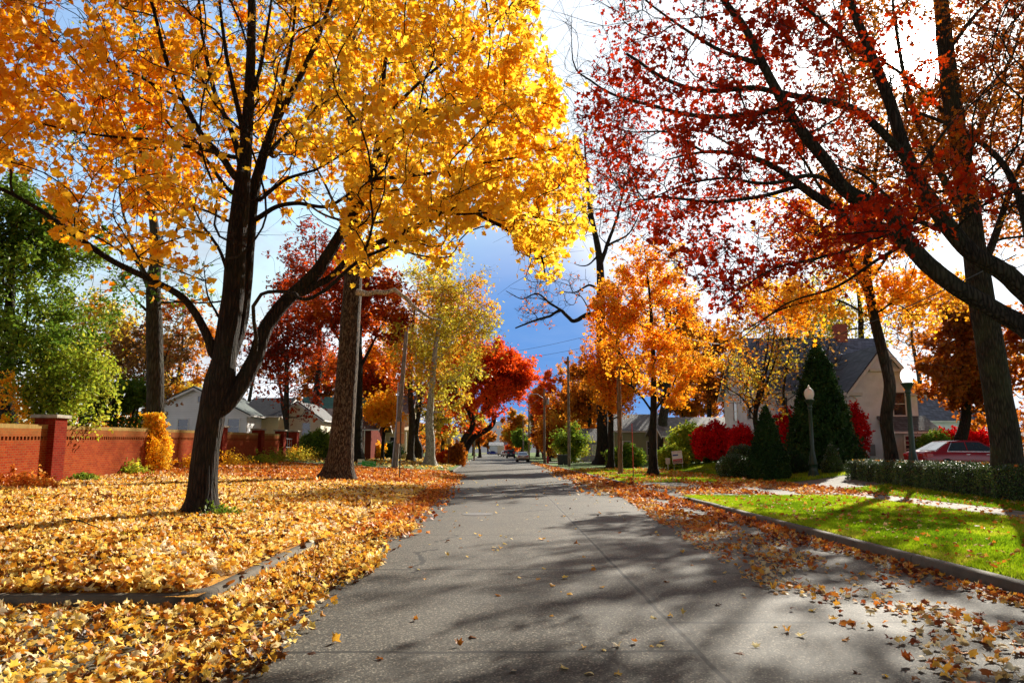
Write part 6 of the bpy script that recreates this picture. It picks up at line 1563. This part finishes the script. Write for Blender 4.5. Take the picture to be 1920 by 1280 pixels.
# manhole in the road and the fallen sticks
m = MB().lathe([(.40, .001), (.40, .007), (.37, .008), (.0, .008)], k=32); o_ = m.build('manhole_cover', plain('cast_iron', (.16, .15, .14), .5, .3, var=.3, scale=40)); gx = at(913, 958, 19.5); o_.location = (-.65, 19.4, 0); tag(o_, 'round iron manhole cover set in the road', 'manhole cover')
for i, (a, lab) in enumerate((([(400, 992), (418, 1000), (428, 1012)], 'short dark twig bent on the yellow leaves'), ([(120, 975), (150, 985), (190, 994)], 'thin long twig on the leaves near the frame edge'))):
    pts = []
    for q in a:
        d_ = at(q[0], q[1], 1.0) - CAM; k = -(1.6 - .32) / d_[2]; pts.append(tuple(CAM + d_ * k + (0, 0, .03 + .05 * (len(pts) == 1))))
    o_ = MB().tube(pts, [.013, .011, .006], 6).build('twig', BARK['dark'], None, True); tag(o_, lab, 'twig')

# ------------------------------------------------------------------ cars
RUB = plain('tyre_rubber', (.015, .015, .015), .8); ALLOY = plain('alloy', (.5, .5, .52), .3, .8); CGL = plain('car_glass', (.02, .035, .05), .04, spec=1.0); CHR = plain('chrome', (.7, .7, .72), .15, 1.0)
TAIL = plain('tail_red', (.45, .01, .015), .2, spec=.8); BLK = plain('black_trim', (.01, .01, .01), .5)
def car(name, label, loc, rz, paint, L=4.9, W=1.84, H=1.44, style='sedan', group=None, cat='car', detail=True):
    """built along +x (front); origin on the ground under its middle"""
    root = thing(name, label, cat, loc, rz, group)
    hl_, hw = L / 2, W / 2; belt = H * .655
    # lower body: stations (x, half width low, half width belt, z sill, z top, crown)
    if style == 'sedan':
        st = [(-hl_, .80, .74, .42, belt * .90), (-hl_ + .06, .90, .82, .30, belt * 1.0), (-hl_ + .5, .97, .88, .24, belt * 1.03), (-hl_ + 1.1, 1.0, .93, .22, belt * 1.02), (-.4, 1.0, .94, .20, belt), (.7, 1.0, .93, .20, belt * .98), (hl_ - 1.0, .99, .90, .22, belt * .90), (hl_ - .35, .94, .82, .24, belt * .80), (hl_ - .05, .84, .74, .30, belt * .68), (hl_, .76, .68, .36, belt * .60)]
        gh = [(-hl_ + .55, .76, belt * 1.0, 0), (-hl_ + 1.45, .62, H - .05, 1), (-.35, .63, H, 1), (.35, .62, H - .02, 1), (1.28, .76, belt * .96, 0)]
    elif style == 'suv':
        st = [(-hl_, .9, .86, .4, belt), (-hl_ + .06, .96, .92, .32, belt * 1.03), (-hl_ + .9, 1, .95, .3, belt * 1.03), (0, 1, .95, .28, belt * 1.01), (hl_ - 1.1, .99, .92, .28, belt * .97), (hl_ - .2, .93, .85, .3, belt * .84), (hl_, .84, .78, .4, belt * .7)]
        gh = [(-hl_ + .03, .85, belt * 1.0, 0), (-hl_ + .35, .72, H - .06, 1), (-.5, .74, H, 1), (.5, .72, H - .03, 1), (1.35, .82, belt * .95, 0)]
    b = bmesh.new(); R_ = []
    for x, wl_, wb, zs, zt in st:
        pts = [(0, zs), (wl_ * .82, zs), (wl_ * .97, zs + .08), (wl_, zs + (zt - zs) * .45), ((wl_ + wb) / 2 + .01, zs + (zt - zs) * .78), (wb, zt - .05), (wb - .06, zt), (wb * .5, zt + .025), (0, zt + .035)]
        rg = [b.verts.new((x, p * hw, z)) for p, z in pts] + [b.verts.new((x, -p * hw, z)) for p, z in pts[-2:0:-1]]; R_.append(rg)
    n = len(R_[0])
    for u_, v_ in zip(R_[:-1], R_[1:]):
        for j in range(n): b.faces.new((u_[j], u_[(j + 1) % n], v_[(j + 1) % n], v_[j]))
    b.faces.new(R_[0]); b.faces.new(R_[-1]); bmesh.ops.recalc_face_normals(b, faces=b.faces)
    me = bpy.data.meshes.new('body'); b.to_mesh(me); b.free(); body = link('body', me, paint, root, True)
    sb = body.modifiers.new('s', 'SUBSURF'); sb.levels = 1; sb.render_levels = 1
    # greenhouse
    m = MB(); V = []
    for x, w_, z, top in gh:
        wb = w_ * hw if top else w_ * hw * 1.12
        V.append([m.b.verts.new((x, s_ * (wb - (0.0)), z)) for s_ in (-1, 1)])
    lowb = [[m.b.verts.new((x, s_ * hw * .87, belt * .98)) for s_ in (-1, 1)] for x, *_ in gh]
    fs = []
    for i in range(len(gh) - 1):
        fs.append(m.b.faces.new((V[i][0], V[i + 1][0], V[i + 1][1], V[i][1])))
        for s_ in (0, 1): fs.append(m.b.faces.new((lowb[i][s_], lowb[i + 1][s_], V[i + 1][s_], V[i][s_])))
    bmesh.ops.recalc_face_normals(m.b, faces=fs); m.build('roof', paint, root, True)
    def side_pt(x, f, s_, off=.012):
        zt = np.interp(x, [g[0] for g in gh], [g[2] for g in gh]); wt = np.interp(x, [g[0] for g in gh], [g[1] * hw * (1 if g[3] else 1.12) for g in gh]); wl_ = hw * .87; z0_ = belt * .98
        return (x, s_ * (wl_ + (wt - wl_) * f + off), z0_ + (zt - z0_) * f)
    xs_ = [gh[0][0] + .62, gh[1][0] + .05, -.42, -.36, gh[3][0], gh[4][0] - .16] if style == 'sedan' else [gh[0][0] + .2, gh[1][0] + .3, -.35, -.28, gh[3][0], gh[4][0] - .16]
    for s_ in (-1, 1):
        m = MB(); m.quad(side_pt(xs_[0], .12, s_), side_pt(xs_[2], .12, s_), side_pt(xs_[2], .86, s_), side_pt(xs_[1], .86, s_)); m.build('window', CGL, root)
        m = MB(); m.quad(side_pt(xs_[3], .12, s_), side_pt(xs_[5], .12, s_), side_pt(xs_[4], .86, s_), side_pt(xs_[3], .86, s_)); m.build('window', CGL, root)
        if detail:
            m = MB(); A_ = [side_pt(x, .06, s_, .02) for x in (xs_[0] - .06, xs_[5] + .05)]; m.tube(A_, .014, 6); m.tube([side_pt(xs_[0] - .05, .08, s_, .018), side_pt(xs_[1], .9, s_, .018)], .014, 6); m.build('window_trim', CHR, root)
            for hx_ in (-.25, .75): MB().box((hx_ - .2, s_ * (hw * .965), belt * .86), (.19, .03, .03), bev=.008).build('door_handle', CHR, root)
            MB().box((1.0, s_ * (hw * .97), belt * 1.08), (.14, .2, .13), bev=.03).build('mirror', paint, root)
    def endglass(i, j, name):
        a, c = gh[i], gh[j]; lo, hi = (a, c)
        def p(f, s_, w0, w1): 
            return (lo[0] + (hi[0] - lo[0]) * f, s_ * (w0 + (w1 - w0) * f), lo[2] + (hi[2] - lo[2]) * f + .014)
        w0, w1 = lo[1] * hw * 1.02, hi[1] * hw * .9
        m = MB(); sgn = -1 if lo[0] < 0 else 1
        q = [p(.1, -1, w0, w1), p(.1, 1, w0, w1), p(.92, 1, w0, w1), p(.92, -1, w0, w1)]; q = [(x + .012 * sgn, y_, z_) for x, y_, z_ in q]; m.quad(*q); m.build(name, CGL, root)
    endglass(0, 1, 'rear_window'); endglass(4, 3, 'windscreen')
    rw = .335
    for x in (-hl_ + 1.02, hl_ - .95):
        for s_ in (-1, 1):
            w_ = MB().tube([(x, s_ * (hw - .20), rw), (x, s_ * (hw - .0), rw)], rw, 20).build('wheel', RUB, root, False)
            MB().tube([(x, s_ * (hw - .1), rw), (x, s_ * (hw + .008), rw)], rw * .66, 14).build('rim', ALLOY, w_)
            MB().tube([(x, s_ * (hw - .3), rw + .01), (x, s_ * (hw - .03), rw + .01)], rw * 1.1, 20).build('wheel_arch', BLK, root)
    for s_ in (-1, 1):
        z_ = belt * .84 if style == 'sedan' else belt * 1.0
        MB().box((-hl_ + .035, s_ * hw * .62, z_), (.1, hw * .36, .15 if style == 'sedan' else .34), bev=.02).build('tail_light', TAIL, root)
        if detail: MB().box((-hl_ + .24, s_ * hw * .885, z_ - .03), (.3, .07, .2), bev=.02, ry=.0).build('tail_light', TAIL, root)
        MB().box((hl_ - .1, s_ * hw * .62, belt * .66), (.16, hw * .34, .13), bev=.03).build('headlight', plain('headlight', (.7, .72, .75), .15), root)
    MB().box((-hl_ - .012, 0, belt * .72 if style == 'sedan' else belt * .7), (.02, .32, .16)).build('number_plate', plain('plate_pale', (.55, .55, .5), .5), root)
    if style == 'sedan': MB().box((-hl_ - .006, 0, belt * .88), (.03, hw * .75, .035)).build('chrome_strip', CHR, root)
    MB().box((-hl_ + .06, 0, .34), (.14, hw * 1.5, .14), bev=.03).build('bumper', BLK if not detail else paint, root)
    return root
def paint(name, c, metal=.3):
    t = NT(name); n = t.noise(t.coord(), 400, 2); return t.pbr(t.ramp(n, [(.3, tuple(x * .92 for x in c)), (.7, c)]), .3, metal=metal, coat=.45, Coat_Roughness=.05)
x, y, _ = (*at(1838, 850, 36.0)[:2], 0)
car('parked_car', 'dark red sedan with chrome window trim parked behind the long hedge', (float(at(1723, 850, 35.2)[0]) + 2.35, 35.6, .57), .10, paint('paint_maroon', (.30, .004, .016), 0.0), 5.1, 1.88, 1.5)
GRP = 'cars parked along the far kerb'
def rcar(nm, lab, px, Y, col, style, **k):
    X_ = float(at(px, 850, Y)[0]); return car(nm, lab, (X_, Y, 0.01), math.pi / 2 + .021, paint('paint_' + nm + str(Y), col), style=style, group=GRP, **k)
rcar('parked_car', 'silver-beige sedan seen from behind, nearest of the cars in the street', 979.5, 108, (.42, .38, .32), 'sedan', L=4.8, W=1.8, H=1.38, detail=False)
rcar('parked_car', 'dark blue-black van-like car parked beyond the silver sedan', 957.5, 160, (.015, .02, .05), 'suv', L=4.7, W=1.85, H=1.75, detail=False)
rcar('parked_car', 'white hatchback half hidden by the dark van', 949.5, 185, (.7, .72, .74), 'suv', L=4.2, W=1.75, H=1.6, detail=False)
rcar('parked_car', 'small white car just before the box truck', 945.0, 205, (.6, .64, .7), 'sedan', L=4.4, W=1.75, H=1.45, detail=False)
x, y = float(at(939.5, 850, 226)[0]), 226
root = thing('box_truck', 'white box truck parked farthest along the street', 'truck', (x, y, 0), group=GRP)
MB().box((0, -.8, 1.75), (2.1, 3.6, 2.2), bev=.05).build('cargo_box', plain('truck_white', (.78, .8, .82), .5), root); MB().box((0, 1.8, 1.25), (1.9, 1.5, 1.7), bev=.15).build('cab', plain('truck_white', (.78, .8, .82)), root)
MB().box((0, 0, .55), (1.8, 5.0, .2)).build('chassis', BLK, root)
for a in (-1.7, 1.7):
    for s_ in (-1, 1): MB().tube([(s_ * .7, a, .4), (s_ * 1.0, a, .4)], .4, 14).build('wheel', RUB, root)
car('parked_car', 'blue car standing before the white building at the road end', (float(at(924, 843, 290)[0]), 290, .0), 0.0, paint('paint_blue', (.01, .03, .35)), 4.6, 1.8, 1.4, detail=False)
